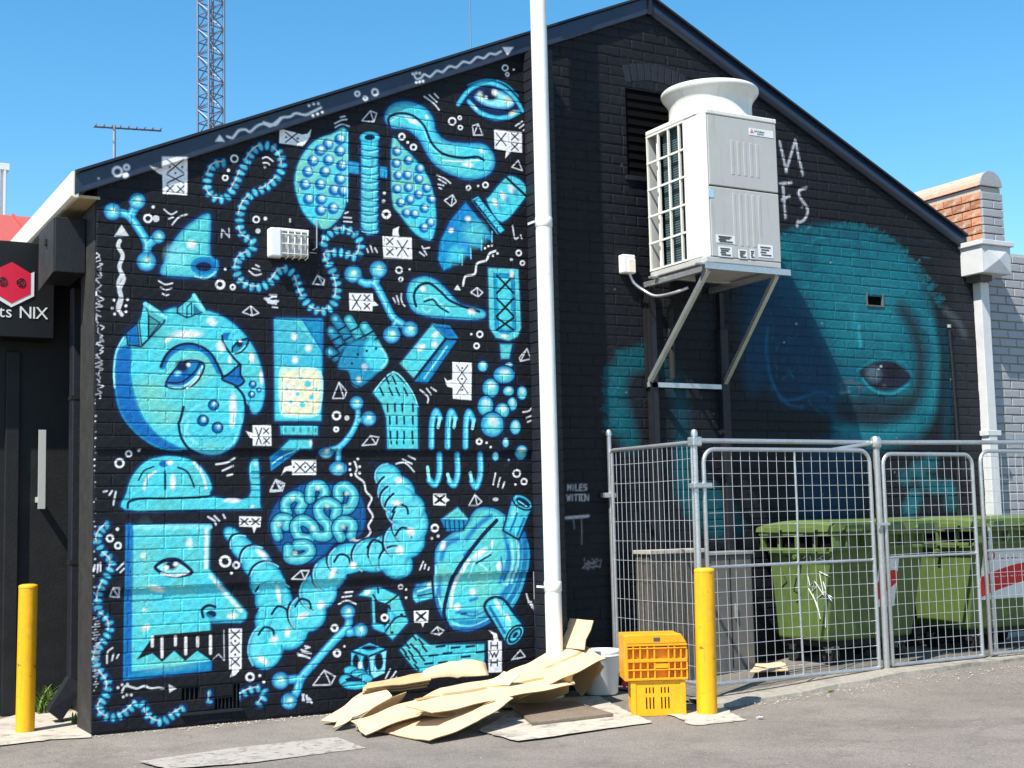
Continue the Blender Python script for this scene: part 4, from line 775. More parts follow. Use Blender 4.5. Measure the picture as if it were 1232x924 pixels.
def flat_patch(name, pix, zoff, m, kind='structure', sub=6, jag=.008):
    P = np.array([onZ(x, y, 0)[:2] for x, y in pix]); r = random.Random(len(pix)+int(pix[0][0])); Q = []
    for i in range(len(P)):
        a, b = P[i], P[(i+1) % len(P)]
        for t in np.arange(sub)/sub: Q.append(a+(b-a)*t+np.array([r.uniform(-jag, jag), r.uniform(-jag, jag)]))
    c = np.mean(Q, 0); V = [(c[0], c[1], ground_z(*c)+zoff)]+[(q[0], q[1], ground_z(*q)+zoff) for q in Q]; n = len(Q)
    return tag(link(name, MB().add(V, [(0, i+1, (i+1) % n+1) for i in range(n)]), m), kind=kind)
flat_patch('concrete_apron', [(-60,874),(0,866),(60,850),(104,850),(112,888),(60,891),(0,898),(-60,905)], .006, 'concrete_pale', jag=.012)
flat_patch('painted_line', [(166,917),(200,926),(300,919),(440,901),(405,888),(280,901)], .006, 'worn_white', jag=.007, sub=14)
flat_patch('concrete_collar', [(575,880),(622,893),(785,870),(745,852),(720,838),(640,842)], .007, 'concrete_pale', jag=.010, sub=12)
flat_patch('concrete_pad', [(798,858),(835,874),(898,868),(872,853)], .007, 'concrete_pale', jag=.016, sub=12)
def kerb():
    b = MB(); xs = np.linspace(4.0, 9.6, 40); r = random.Random(2); V = []; F = []
    for x in xs:
        w0 = -1.40+r.uniform(-.03, .02)+.06*math.sin(x); w1 = -1.12; z = ground_z(x, -1.3)
        V += [(x, w0, z-.03), (x, w0+.012, z+.018+r.uniform(-.003, .003)), (x, w1, z+.030), (x, w1+.01, z-.03)]
    for i in range(len(xs)-1):
        for k in range(3): F.append((i*4+k, i*4+k+1, (i+1)*4+k+1, (i+1)*4+k))
    b.add(V, F); tag(link('concrete_kerb', b, 'kerb_stone'), kind='structure')
    b = MB(); V = []; F = []
    for x in xs: V += [(x, -1.115, ground_z(x, -.9)+.012), (x, -.01, ground_z(x, .2)+.012)]
    for i in range(len(xs)-1): F.append((2*i, 2*i+1, 2*i+3, 2*i+2))
    tag(link('bin_yard_slab', b.add(V, F), 'yard_slab'), kind='structure')
kerb()

# ------------------------------------------------------------------ the painted gable building
YB = -.035
_q = lambda x, y: tuple(onY(x, y, YB)[[0, 2]])
EL, AP, ER = _q(90, 209), _q(781, -3.5), _q(1163, 285)     # barge top line: left eave, apex, right eave
def roofz(x):
    x = np.asarray(x, float)
    return np.where(x < AP[0], EL[1]+(AP[1]-EL[1])*(x-EL[0])/(AP[0]-EL[0]), AP[1]+(ER[1]-AP[1])*(x-AP[0])/(ER[0]-AP[0]))
gable = Thing('gable_building', 'black brick gable building with bright blue cartoon mural', 'building', (0, 0, 0))
COURSE, BR, JT = .0855, .240, .0068
STEP1, STEP2 = 1.885, .927                            # heights where the wall steps back a little
def face_y(z): return np.where(z > STEP1, 0.0, np.where(z > STEP2, .016, .034))
def brick_grid(x0, x1, z0, z1, Y, res, canvas, seed, top=None, bev=.0026):
    """one painted brick: gridded front face with worn arrises, open at the back"""
    r = np.random.default_rng(seed); nx = max(3, int(round((x1-x0)/res))); nz = max(3, int(round((z1-z0)/res)))
    u = np.concatenate([[0, bev], np.linspace(bev, (x1-x0)-bev, nx+1)[1:-1], [(x1-x0)-bev, x1-x0]])
    v = np.concatenate([[0, bev], np.linspace(bev, (z1-z0)-bev, nz+1)[1:-1], [(z1-z0)-bev, z1-z0]])
    U, Vv = np.meshgrid(x0+u, z0+v); n, k = U.shape
    dep = np.zeros(U.shape); edge = np.zeros(U.shape, bool); edge[0] = edge[-1] = True; edge[:, 0] = edge[:, -1] = True
    cx, cz = (x0+x1)/2, (z0+z1)/2; tl = r.normal(0, .006, 2); off = r.normal(0, .0011)
    ph = r.uniform(0, 6, 4)
    dep = off+(U-cx)*tl[0]*.7+(Vv-cz)*tl[1]+.0006*np.sin(U*70+ph[0])*np.sin(Vv*90+ph[1])+.0004*np.sin(U*170+ph[2]+Vv*140)+r.normal(0, .00018, U.shape)
    dep = np.where(edge, dep+bev*.75+np.abs(r.normal(0, .0008, U.shape)), dep)
    U = U+np.where(edge, r.normal(0, .0007, U.shape), 0); Vv = Vv+np.where(edge, r.normal(0, .0007, U.shape), 0)
    if top is not None: Vv = np.minimum(Vv, top(U))
    P = np.stack([U, Y+dep, Vv], -1).reshape(-1, 3)
    # back ring
    ring = [(0, i) for i in range(k)]+[(j, k-1) for j in range(1, n)]+[(n-1, i) for i in range(k-2, -1, -1)]+[(j, 0) for j in range(n-2, 0, -1)]
    ri = np.array([j*k+i for j, i in ring]); back = P[ri].copy(); back[:, 1] = Y+.022
    idx = np.arange(n*k).reshape(n, k)
    q = np.stack([idx[:-1, :-1], idx[:-1, 1:], idx[1:, 1:], idx[1:, :-1]], -1).reshape(-1, 4)
    m = len(ri); b0 = n*k+np.arange(m); side = np.stack([ri, np.roll(ri, -1), np.roll(b0, -1), b0], -1)[:, ::-1]
    V = np.concatenate([P, back]); Q = np.concatenate([q, side])
    return V, Q, canvas.sample(V[:, 0], V[:, 2])
def fast_mesh(name, V, Q, C, m, base=(0, 0, 0)):
    me = bpy.data.meshes.new(name); V = np.asarray(V, np.float32)-np.asarray(base, np.float32); nq = len(Q)
    me.vertices.add(len(V)); me.vertices.foreach_set('co', V.ravel())
    me.loops.add(nq*4); me.loops.foreach_set('vertex_index', np.asarray(Q, np.int32).ravel())
    me.polygons.add(nq); me.polygons.foreach_set('loop_start', np.arange(0, nq*4, 4, dtype=np.int32)); me.polygons.foreach_set('loop_total', np.full(nq, 4, np.int32))
    a = me.color_attributes.new('paint', 'FLOAT_COLOR', 'POINT'); c4 = np.ones((len(V), 4), np.float32); c4[:, :3] = C; a.data.foreach_set('color', c4.ravel())
    me.materials.append(MATS[m]); me.update(calc_edges=True); return me
def wall_bricks(x0, x1, Yf, canvas, res, holes, seed, start):
    out = []; r = random.Random(seed); row = 0; z = start
    while z < 5.75:
        x = x0; first = True; stepz = COURSE
        while x < x1-.02:
            L_ = BR if not first else (BR/2 if row % 2 else BR)
            if not first and r.random() < .035: L_ = BR/2
            xe = min(x+L_-JT+r.uniform(-.004, .004), x1)
            if x1-xe < .06: xe = x1
            zc = z+(COURSE-JT)/2
            if xe-x > .025 and z+.01 < float(max(roofz(x), roofz(xe)))-.085:
                hit = False
                for hx0, hx1, hz0, hz1 in holes:
                    if x < hx1 and xe > hx0 and zc > hz0 and zc < hz1:
                        hit = True
                        if x < hx0-.03: out.append((x, hx0, z, z+COURSE-JT, float(Yf(zc))))
                        if xe > hx1+.03: out.append((hx1, xe, z, z+COURSE-JT, float(Yf(zc))))
                if not hit: out.append((x, xe, z, z+COURSE-JT+r.uniform(-.0015, .0015), float(Yf(zc))))
            x = xe+JT; first = False
        z += COURSE; row += 1
    return out
def mortar(x0, x1, Yf, canvas, res, bricks, start):
    """painted joints: bed strips along each course and short strips between bricks"""
    VV = []; QQ = []; CC = []; n0 = 0
    def strip(U, Z, Y):
        nonlocal n0
        gu, gz = np.meshgrid(U, Z); V = np.stack([gu, np.full(gu.shape, Y)+RNG.normal(0, .0012, gu.shape), gz], -1).reshape(-1, 3); n, k = gu.shape; idx = np.arange(n*k).reshape(n, k)+n0
        VV.append(V); QQ.append(np.stack([idx[:-1, :-1], idx[:-1, 1:], idx[1:, 1:], idx[1:, :-1]], -1).reshape(-1, 4)); CC.append(canvas.sample(V[:, 0], V[:, 2])*.97); n0 += len(V)
    rows = {}
    for b in bricks: rows.setdefault(round(b[2], 3), []).append(b)
    for z, bs in rows.items():
        bs.sort(); Y = bs[0][4]+.0034
        segs = []; 
        for b in bs:
            if segs and b[0]-segs[-1][1] < .03: segs[-1][1] = b[1]
            else: segs.append([b[0], b[1]])
        for a, e in segs:
            if e-a < .05: continue
            strip(np.linspace(a, e, max(2, int((e-a)/res))), np.array([z-JT-.003, z-JT/2, z+.003]), Y)
        for b, c in zip(bs[:-1], bs[1:]):
            if c[0]-b[1] < .03: strip(np.array([b[1]-.003, (b[1]+c[0])/2, c[0]+.003]), np.linspace(z, z+COURSE-JT, 10), Y-.0018)
    return np.concatenate(VV), np.concatenate(QQ), np.concatenate(CC)
def build_walls():
    px = lambda x, y, Y: onY(x, y, Y)
    v0 = px(219, 828, .034); v1 = px(255, 850, .034); v2 = px(259, 825, .034); v3 = px(289, 846, .034)
    z_lo = round((v1[2]-.012)/COURSE)*COURSE+.012; z_hi = z_lo+2*COURSE-.005
    holesL = [(v0[0], v1[0], z_lo, z_hi), (v2[0], v3[0], z_lo, z_hi)]
    L_ = wall_bricks(0.0, WX1, face_y, cv, .0055, holesL, 3, .012)
    cam2 = lambda b: ((b[0]+b[1])/2-CAM[0])**2+((b[4])-CAM[1])**2+((b[2]+b[3])/2-CAM[2])**2
    full = sorted([b for b in L_ if b[1]-b[0] > .18], key=cam2); solo = set(full[:300])
    top = lambda U: roofz(U)-.075
    back = MB(); back.box((.012, .0555, -.05), (WX1-.006, .26, 3.6))
    zt = lambda x: float(roofz(x))-.09
    back.prism([(.012, .0555, 3.6), (WX1-.006, .0555, 3.6), (WX1-.006, .0555, zt(WX1-.006)), (.012, .0555, max(3.6, zt(.012)))], (0, .2, 0))
    for hx0, hx1, hz0, hz1 in holesL: pass
    wall = gable.part('wall', back, 'black_paint', label='cartoon mural wall of painted bricks')
    for i, b in enumerate(full[:300]):
        V, Q, Cc = brick_grid(*b[:4], b[4], .0047, cv, 1000+i, top)
        o = bpy.data.objects.new('brick', fast_mesh('brick', V, Q, Cc, 'painted_brick')); COL.objects.link(o); o.parent = wall
    VV = []; QQ = []; CC = []; n0 = 0
    for i, b in enumerate(L_):
        if b in solo: continue
        V, Q, Cc = brick_grid(*b[:4], b[4], .0047, cv, 5000+i, top); VV.append(V); QQ.append(Q+n0); CC.append(Cc); n0 += len(V)
    o = bpy.data.objects.new('upper_bricks', fast_mesh('upper_bricks', np.concatenate(VV), np.concatenate(QQ), np.concatenate(CC), 'painted_brick')); COL.objects.link(o); o.parent = wall; o['kind'] = 'stuff'
    V, Q, Cc = mortar(0, WX1, face_y, cv, .007, L_, .012); V[:, 2] = np.minimum(V[:, 2], roofz(V[:, 0])-.075)
    o = bpy.data.objects.new('mortar', fast_mesh('mortar', V, Q, Cc, 'painted_brick')); COL.objects.link(o); o.parent = wall; o['kind'] = 'stuff'
    # sub-floor vents: dark pockets with bars
    vb = MB(); vbar = MB()
    for hx0, hx1, hz0, hz1 in holesL:
        vb.sheet([(hx0-.01, .0545, hz0-.01), (hx1+.01, .0545, hz0-.01), (hx1+.01, .0545, hz1+.02), (hx0-.01, .0545, hz1+.02)])
        vbar.box((hx0-.012, .018, hz0-.022), (hx1+.012, .06, hz0-.004))
        for t in np.linspace(.12, .88, 6): x = hx0+(hx1-hx0)*t; vbar.box((x-.004, .046, hz0), (x+.004, .053, hz1+.005))
    v = gable.part('vent', vb, 'dark_void'); gable.part('vent_bars', vbar, 'black_paint', v)
    # --- set-back right-hand wall
    lv = [px(752, 95, DR), px(806, 217, DR)]
    hq = [px(1043, 352, DR), px(1062, 368, DR)]
    holesR = [(lv[0][0], lv[0][0]+.62, lv[1][2], lv[0][2]-.03), (hq[0][0], hq[1][0], hq[1][2], hq[0][2])]
    XR = onY(1176, 430, 0)[0]
    R_ = wall_bricks(3.50, XR, lambda z: DR+0*z, cw, .009, holesR, 5, .03)
    VV = []; QQ = []; CC = []; n0 = 0
    for i, b in enumerate(R_):
        far = .0095 if b[3] < 3.9 else .016
        V, Q, Cc = brick_grid(*b[:4], b[4], far, cw, 9000+i, top); VV.append(V); QQ.append(Q+n0); CC.append(Cc); n0 += len(V)
    back = MB(); y0 = DR+.03
    back.prism([(3.51, y0, -.05), (XR-.005, y0, -.05), (XR-.005, y0, zt(XR)), (AP[0], y0, zt(AP[0])), (3.51, y0, zt(3.51))], (0, .2, 0))
    wr = gable.part('wall', back, 'black_paint', label='brick wall right of the pier painted with a teal animal')
    o = bpy.data.objects.new('wall_bricks', fast_mesh('wall_bricks', np.concatenate(VV), np.concatenate(QQ), np.concatenate(CC), 'painted_brick')); COL.objects.link(o); o.parent = wr; o['kind'] = 'stuff'
    V, Q, Cc = mortar(3.5, XR, None, cw, .012, R_, .03); V[:, 2] = np.minimum(V[:, 2], roofz(V[:, 0])-.075)
    o = bpy.data.objects.new('mortar', fast_mesh('mortar', V, Q, Cc, 'painted_brick')); COL.objects.link(o); o.parent = wr; o['kind'] = 'stuff'
    # louvred gable vent with brick arch
    x0, x1, z0, z1 = holesR[0]; b = MB()
    b.sheet([(x0-.01, DR+.028, z0-.01), (x1+.01, DR+.028, z0-.01), (x1+.01, DR+.028, z1+.1), (x0-.01, DR+.028, z1+.1)])
    fr = gable.part('louvre_vent', b, 'dark_void')
    n = int((z1-z0)/.075)
    for i in range(n+1):
        z = z0+i*.075; s = MB(); s.hexa([(x0+.01, DR+.006, z), (x1-.01, DR+.006, z), (x1-.01, DR+.014, z), (x0+.01, DR+.014, z), (x0+.01, DR+.018, z+.06), (x1-.01, DR+.018, z+.06), (x1-.01, DR+.026, z+.06), (x0+.01, DR+.026, z+.06)]); gable.part('louvre', s, 'dark_void', fr)  # slats near-black: shade of a deep recess is put into their colour
    sill = MB(); sill.box((x0-.03, DR-.022, z0-.045), (x1+.03, DR+.02, z0-.004)); gable.part('sill', sill, 'black_paint', fr, bevel=.004)
    for i in range(9):
        t = (i+.5)/9; xm = x0+(x1-x0)*t; rise = .055*(1-(2*t-1)**2); an = (t-.5)*.35; h = .15; hw = (x1-x0)/9*.46; c = math.cos(an); s_ = math.sin(an)
        b = MB(); q = [(-hw*.93, 0), (hw*.93, 0), (hw*1.06, h), (-hw*1.06, h)]; q = [(xm+u*c+v*s_, z1-.005+rise+v*c-u*s_) for u, v in q]
        b.prism([(u, DR-.003, v) for u, v in q], (0, .03, 0)); gable.part('arch_brick', b, 'black_paint', fr, bevel=.004)
    hx0, hx1, hz0, hz1 = holesR[1]; b = MB(); b.sheet([(hx0-.01, DR+.027, hz0-.01), (hx1+.01, DR+.027, hz0-.01), (hx1+.01, DR+.027, hz1+.06), (hx0-.01, DR+.027, hz1+.06)]); v = gable.part('vent', b, 'dark_void')
    b = MB()
    for a, c in (((hx0-.012, DR-.008, hz0-.014), (hx1+.012, DR+.02, hz0)), ((hx1, DR-.008, hz0), (hx1+.012, DR+.02, hz1)), ((hx0-.012, DR-.008, hz0), (hx0, DR+.02, hz1))): b.box(a, c)
    gable.part('vent_frame', b, 'grey_steel_box', v)
build_walls()
PD, PX0, PX1 = .20, 3.383, 3.545
def pier():
    r = random.Random(6); zt = float(roofz(PX0))-.15
    core = gable.part('pier', MB().box((PX0+.006, -PD+.006, -.05), (PX1-.006, .03, zt)), 'black_paint'); z = .01
    while z < zt-.05:
        gable.part('brick', MB().box((PX0+r.uniform(-.001, .002), -PD+r.uniform(-.001, .002), z), (PX1+r.uniform(-.002, .001), .02, min(z+.077, zt))), 'black_paint', core, bevel=.003); z += COURSE
pier()
def barges():
    # left barge carries paint, so it is gridded
    for (a, e, nm) in ((EL, AP, 'barge_board'), (AP, ER, 'barge_board')):
        L_ = math.hypot(e[0]-a[0], e[1]-a[1]); n = int(L_/(.008 if a is EL else .1)); m = 16 if a is EL else 2; Yb = YB
        t = np.linspace(0, 1, n+1); x = a[0]+(e[0]-a[0])*t; zt = a[1]+(e[1]-a[1])*t; v = np.linspace(0, 1, m+1)
        X = np.repeat(x[None], m+1, 0); Z = zt[None]-.142*v[:, None]; V = np.stack([X, np.full(X.shape, Yb), Z], -1).reshape(-1, 3); k = n+1
        idx = np.arange((m+1)*k).reshape(m+1, k); Q = np.stack([idx[:-1, :-1], idx[1:, :-1], idx[1:, 1:], idx[:-1, 1:]], -1).reshape(-1, 4)
        nV = len(V); back = V.copy(); back[:, 1] = Yb+.03; Vall = np.concatenate([V, back])
        rim = np.concatenate([idx[0], idx[1:, -1], idx[-1, ::-1][1:], idx[::-1, 0][1:-1]]); Q2 = np.stack([rim, np.roll(rim, -1), np.roll(rim, -1)+nV, rim+nV], -1)
        C = np.empty((len(Vall), 3)); C[:] = (.015, .023, .045)
        if a is EL: C[:nV] = cb.sample(V[:, 0], V[:, 2]); C[nV:] = C[:nV]
        o = bpy.data.objects.new(nm, fast_mesh(nm, Vall, np.concatenate([Q, Q2]), C, 'barge_paint')); COL.objects.link(o); o.parent = gable.o
    # capping and roof sheets, with boxed soffit at the left eave
    for a, e in ((EL, AP), (AP, ER)):
        b = MB(); b.prism([(a[0], -.06, a[1]+.003), (e[0], -.06, e[1]+.003), (e[0], -.06, e[1]+.022), (a[0], -.06, a[1]+.022)], (0, 8, 0)); gable.part('roof', b, 'roof_metal')
        b = MB(); b.prism([(a[0], -.004, a[1]-.05), (e[0], -.004, e[1]-.05), (e[0], -.004, e[1]-.02), (a[0], -.004, a[1]-.02)], (0, 7.8, 0)); gable.part('roof_lining', b, 'black_paint')
    b = MB(); b.hexa([(AP[0]-.018, -.052, AP[1]-.16), (AP[0]+.018, -.052, AP[1]-.16), (AP[0]+.018, -.0355, AP[1]-.16), (AP[0]-.018, -.0355, AP[1]-.16), (AP[0]-.018, -.052, AP[1]+.02), (AP[0]+.018, -.052, AP[1]+.02), (AP[0]+.018, -.0355, AP[1]+.02), (AP[0]-.018, -.0355, AP[1]+.02)]); gable.part('apex_cover', b, 'black_paint')
    g = MB(); x = EL[0]; g.prism([(x-.02, YB+.002, EL[1]-.15), (x, YB+.002, EL[1]-.165), (x+.03, YB+.002, EL[1]-.16), (x+.03, YB+.002, EL[1]+.015), (x-.015, YB+.002, EL[1]+.02)], (0, 2.55, 0)); gable.part('eave_fascia', g, 'cream_paint', bevel=.006)
    g = MB(); g.box((x+.03, YB+.031, EL[1]-.155), (.02, 2.4, EL[1]-.135)); gable.part('soffit', g, 'soffit_paint')
    # side wall of the corner pier and the recess behind it
    s = MB(); s.box((.0, .0562, -.05), (.3, .485, 3.72)); gable.part('side_wall', s, 'corner_render')
    s = MB(); s.box((.16, .485, -.05), (.34, 8, 3.75)); gable.part('side_wall', s, 'charcoal_wall')
cb = Canvas(-.25, 4.75, 3.4, 5.95, .005, YB, np.array([.018, .028, .055]))
def barge_paint():
    c = cb; c.zoom(0, 120, 3.6235)
    def rg(x, y, r, w): c.ring(x, y, r, w)
    rg(512,313,19,11); rg(552,295,11,9); c.dot(548,330,14); c.fill([(958,152),(938,182),(980,182)], W_, 0); c.dot(430,343,4)
    c.line([(990,160),(1015,165),(1040,135),(1070,130),(1090,140),(1120,115),(1150,105),(1175,115),(1200,100),(1225,78)], 10, W_)
    c.fill([(707,248),(818,250),(816,300),(707,300)], W_, 0); c.fill([(712,330),(690,320),(652,288),(672,296),(714,300)], W_, 0)
    c.line([(729,260),(765,290)], 6, BK, 0); c.line([(801,260),(765,290)], 6, BK, 0)
    c.zoom(320, 30, 3.6235)
    c.line([(-10,425),(40,435),(70,405),(105,400),(130,385),(170,392),(205,378),(240,360)], 10, W_)
    for x, y in ((188,352),(208,345),(228,343),(205,395),(225,388),(245,380),(640,213),(655,210),(670,210),(655,250),(670,248),(685,245)): c.dot(x, y, 6)
    rg(398,300,10,8); rg(433,320,8,8); rg(475,293,13,9)
    c.line([(645,215),(655,235),(675,232),(690,215),(715,225),(745,200),(770,205),(800,180),(830,185),(860,160),(890,165),(920,140),(950,145),(975,125),(1000,128),(1025,115)], 9, W_)
    c.fill([(1030,97),(1080,97),(1052,132)], W_, 0)
barge_paint()
barges()
# ------------------------------------------------------------------ fittings on the gable wall
def vent_pipe():
    c = onY(661, 540, -PD-.085); x = c[0]; t = Thing('vent_pipe', 'tall white pipe running up past the roof edge between both murals', 'pipe', (x, -PD-.085, 0))
    t.part('pipe', MB().tube([(x, -PD-.085, -.01), (x, -PD-.085, 2), (x, -PD-.085, 4), (x, -PD-.085, 7.6)], .064, 24), 'white_pvc')
    for py in (268, 706):
        z = onY(655, py, -PD-.085)[2]; t.part('coupling', MB().lathe([(.064, -.04), (.068, -.036), (.068, .036), (.064, .04)], (x, -PD-.085, z), 24), 'white_pvc')
        b = MB().box((x-.085, -PD-.09, z-.004), (x-.06, -PD-.08, z+.005)); b.box((x-.092, -PD-.09, z-.008), (x-.084, -PD+.006, z+.008)); t.part('bracket', b, 'white_pvc')
vent_pipe()
def bulkhead():
    a = onY(318, 275, 0); b = onY(370, 314, 0); x0, x1, z0, z1 = a[0]+.02, b[0]-.02, b[2], a[2]
    t = Thing('bulkhead_light', 'small white wall light behind a wire guard, on the cartoon mural', 'wall light', (x0, 0, z0))
    t.part('body', MB().box((x0, -.075, z0), (x0+.085, .008, z1)), 'white_pvc', bevel=.012)
    t.part('diffuser', MB().hexa([(x0+.08, -.05, z0+.02), (x1, -.05, z0+.02), (x1, .006, z0+.01), (x0+.08, .006, z0+.01), (x0+.08, -.055, z1-.025), (x1, -.055, z1-.025), (x1, .006, z1-.01), (x0+.08, .006, z1-.01)]), 'ac_panel', bevel=.01)
    t.part('hood', MB().box((x0+.06, -.060, z1-.02), (x1+.012, .006, z1+.004)), 'white_pvc', bevel=.005)
    g = MB()
    for u in np.linspace(x0+.09, x1, 5): g.tube([(u, .0, z1-.012), (u, -.062, z1-.02), (u, -.058, z0+.012), (u, .0, z0+.004)], .0045, 6)
    for v in np.linspace(z0+.03, z1-.04, 3): g.tube([(x0+.085, -.066, v), (x1+.004, -.066, v), (x1+.004, .0, v)], .004, 6)
    t.part('wire_guard', g, 'white_pvc')
    a = onY(349, 263, -.01); b = onY(381, 264, -.01); c = onY(381, 298, -.01); d = onY(376, 301, -.01)
    w_ = MB().tube([a, (a[0], -.012, a[2]-.03)], .009, 8); w_.tube([(b[0], -.012, b[2]), (c[0], -.012, c[2]), (d[0], -.012, d[2])], .006, 8); w_.tube([(d[0]-.03, -.012, d[2]-.02), (d[0]+.03, -.012, d[2]-.02)], .004, 6)
    single('wall_conduit', MB().add([np.array(v)-np.array(a) for v in w_.v], w_.f), 'steel_grey', 'thin bent grey conduit beside the caged wall light', 'conduit', tuple(a))
bulkhead()
def wall_bits():
    a = onY(1142, 393, DR-.02); b = onY(1145, 425, DR-.02); c = onY(1152, 522, DR-.02); d = onY(1154, 640, DR-.02)
    t = Thing('conduit_pipe', 'thin dark conduit climbing the teal animal mural near the downpipe', 'conduit', (c[0], DR, 0))
    t.part('pipe', MB().tube([(q[0], DR-.016, q[2]) for q in (a, b, c, d)], .013, 8), 'charcoal_wall'); t.part('cap', MB().tube([(a[0], DR-.018, a[2]-.01), (a[0], DR-.018, a[2]+.02)], .02, 10), 'steel_grey')
    a = onY(747, 306, DR-.04); b = onY(763, 330, DR-.04); t = Thing('junction_box', 'cream junction box with looping grey conduit beside the condenser', 'junction box', (a[0], DR, b[2]))
    t.part('box', MB().box((a[0], DR-.07, b[2]), (b[0], DR+.005, a[2])), 'white_pvc', bevel=.012)
    t.part('lid', MB().box((a[0]+.05, DR-.078, b[2]+.006), (b[0]-.006, DR-.068, a[2]-.04)), 'cream_paint', bevel=.006)
    pp = [onY(757, 329, DR-.04), onY(763, 341, DR-.05), onY(775, 350, DR-.1), onY(787, 356, -.2), onY(800, 355, -.3), onY(815, 351, -.42), onY(828, 346, -.5)]
    pp = catmull(np.array(pp), False, 4); t.part('conduit', MB().tube(pp, .014, 8), 'galv')
    x = onY(781, 420, DR)[0]; t = Thing('cable_trunking', 'black vertical trunking on the wall under the condenser bracket', 'trunking', (x, DR, 1))
    t.part('channel', MB().box((x-.03, DR-.05, .9), (x+.05, DR+.004, 3.3)), 'black_paint', bevel=.006); t.part('cover_strip', MB().box((x-.035, DR-.058, .9), (x-.022, DR-.02, 3.3)), 'charcoal_wall')
    x = onY(868, 480, DR)[0]; single('cable_trunking', MB().box((-.03, -.06, 0), (.05, .004, 2.0)), 'black_paint', 'black trunking ending at the right foot of the condenser bracket', 'trunking', (x, DR, .95), bevel=.008)
wall_bits()
def condenser():
    Ya = -.90; A = onY(843, 130, Ya); x0 = A[0]; x1 = onY(932, 145, Ya)[0]+.005; zt = A[2]; zb = onY(848, 315, Ya)[2]; yb = -.14
    t = Thing('air_conditioner', 'white outdoor condenser unit with round fan cowl bracketed high on the wall', 'air conditioner', (x0, yb, zb))
    W = x1-x0; Dp = yb-Ya; Hh = zt-zb; c = .045; xc = .30*Dp+Ya                      # corner panel runs back to xc
    base = MB().prism([(x0+.0, Ya, zb), (x1, Ya, zb), (x1, yb, zb), (x0, yb, zb)], (0, 0, .05)); t.part('base_tray', base, 'ac_panel', bevel=.008)
    cap = MB().prism([(x0-.006, Ya+.06, zt-.035), (x0+.05, Ya-.006, zt-.035), (x1+.006, Ya-.006, zt-.035), (x1+.006, yb, zt-.035), (x0-.006, yb, zt-.035)], (0, 0, .04)); t.part('top_panel', cap, 'ac_white', bevel=.008)
    # corner post and front panels
    t.part('corner_panel', MB().prism([(x0, xc, zb+.05), (x0, Ya+.05, zb+.05), (x0+.04, Ya, zb+.05), (x0+.055, Ya, zb+.05), (x0+.055, xc, zb+.05)], (0, 0, Hh-.086)), 'ac_white', bevel=.006)
    zm = onY(880, 226, Ya)[2]
    for lo, hi in ((zb+.052, zm-.006), (zm+.006, zt-.038)):
        pn = t.part('front_panel', MB().box((x0+.058, Ya-.002, lo), (x1, Ya+.05, hi)), 'ac_panel', bevel=.006)
        for i in range(5):
            xx_ = x0+W*(.37+.085*i); h0 = lo+(hi-lo)*.18; h1 = hi-(hi-lo)*(.33 if lo > zm else .06)
            t.part('rib', MB().hexa([(xx_, Ya-.004, h0), (xx_+.032, Ya-.004, h0), (xx_+.032, Ya+.01, h0), (xx_, Ya+.01, h0), (xx_, Ya-.004, h1), (xx_+.032, Ya-.004, h1), (xx_+.032, Ya+.01, h1), (xx_, Ya+.01, h1)]), 'ac_panel', pn, bevel=.004)
    t.part('seam', MB().box((x0+.058, Ya+.012, zm-.008), (x1-.004, Ya+.06, zm+.008)), 'seam_dark')
    t.part('side_panel', MB().box((x1-.02, Ya+.052, zb+.05), (x1-.003, yb-.004, zt-.036)), 'ac_panel'); t.part('back_panel', MB().box((x0+.012, yb-.02, zb+.05), (x1-.021, yb-.003, zt-.036)), 'ac_panel')
    # coil behind guard bars
    t.part('cavity', MB().box((x0+.10, xc+.03, zb+.06), (x0+.13, yb-.03, zt-.045)), 'dark_void')
    co = MB(); yl0, yl1 = xc+.10, yb-.17
    for z in np.arange(zb+.07, zt-.06, .02): co.box((x0+.050, yl0, z), (x0+.098, yl1, z+.013))
    t.part('coil', co, 'coil')
    t.part('coil_pipe', MB().tube([(x0+.05, yb-.10, zb+.06), (x0+.05, yb-.10, zt-.05)], .016, 8), 'white_pvc')
    g = MB(); ys = np.linspace(yb-.012, xc+.012, 5); ys = [yb-.012, yb-.17, yb-.31, yb-.455, xc+.008]
    for y in ys: g.box((x0-.002, y-.009, zb+.052), (x0+.014, y+.009, zt-.037))
    for k in range(6): z = zb+.06+(Hh-.105)*k/5; g.box((x0-.004, xc, z-.008), (x0+.010, yb-.002, z+.008))
    t.part('guard', g, 'ac_white')
    # flared fan cowl
    cx, cy = (x0+x1)/2+.012, (Ya+yb)/2; R_ = .345
    prof = [(R_+.035, 0), (R_+.012, .012), (R_, .035), (R_-.004, .10), (R_-.002, .15), (R_+.012, .185), (R_+.034, .215), (R_+.05, .235), (R_+.058, .252), (R_+.058, .272), (R_+.045, .285), (R_+.02, .28), (R_-.005, .25), (R_-.02, .20), (R_-.022, .06), (.05, .058)]
    cow = t.part('fan_cowl', MB().lathe(prof, (cx, cy, zt+.004), 56), 'ac_white')
    gr = MB()
    for rr in np.arange(.06, R_, .045): gr.tube([(cx+rr*math.cos(a), cy+rr*math.sin(a), zt+.21) for a in np.linspace(0, 2*math.pi, 28, endpoint=False)], .003, 4, closed=True)
    for a in range(4): gr.tube([(cx-R_*math.cos(a*.785), cy-R_*math.sin(a*.785), zt+.206), (cx+R_*math.cos(a*.785), cy+R_*math.sin(a*.785), zt+.206)], .003, 4)
    t.part('fan_guard', gr, 'steel_grey', cow)
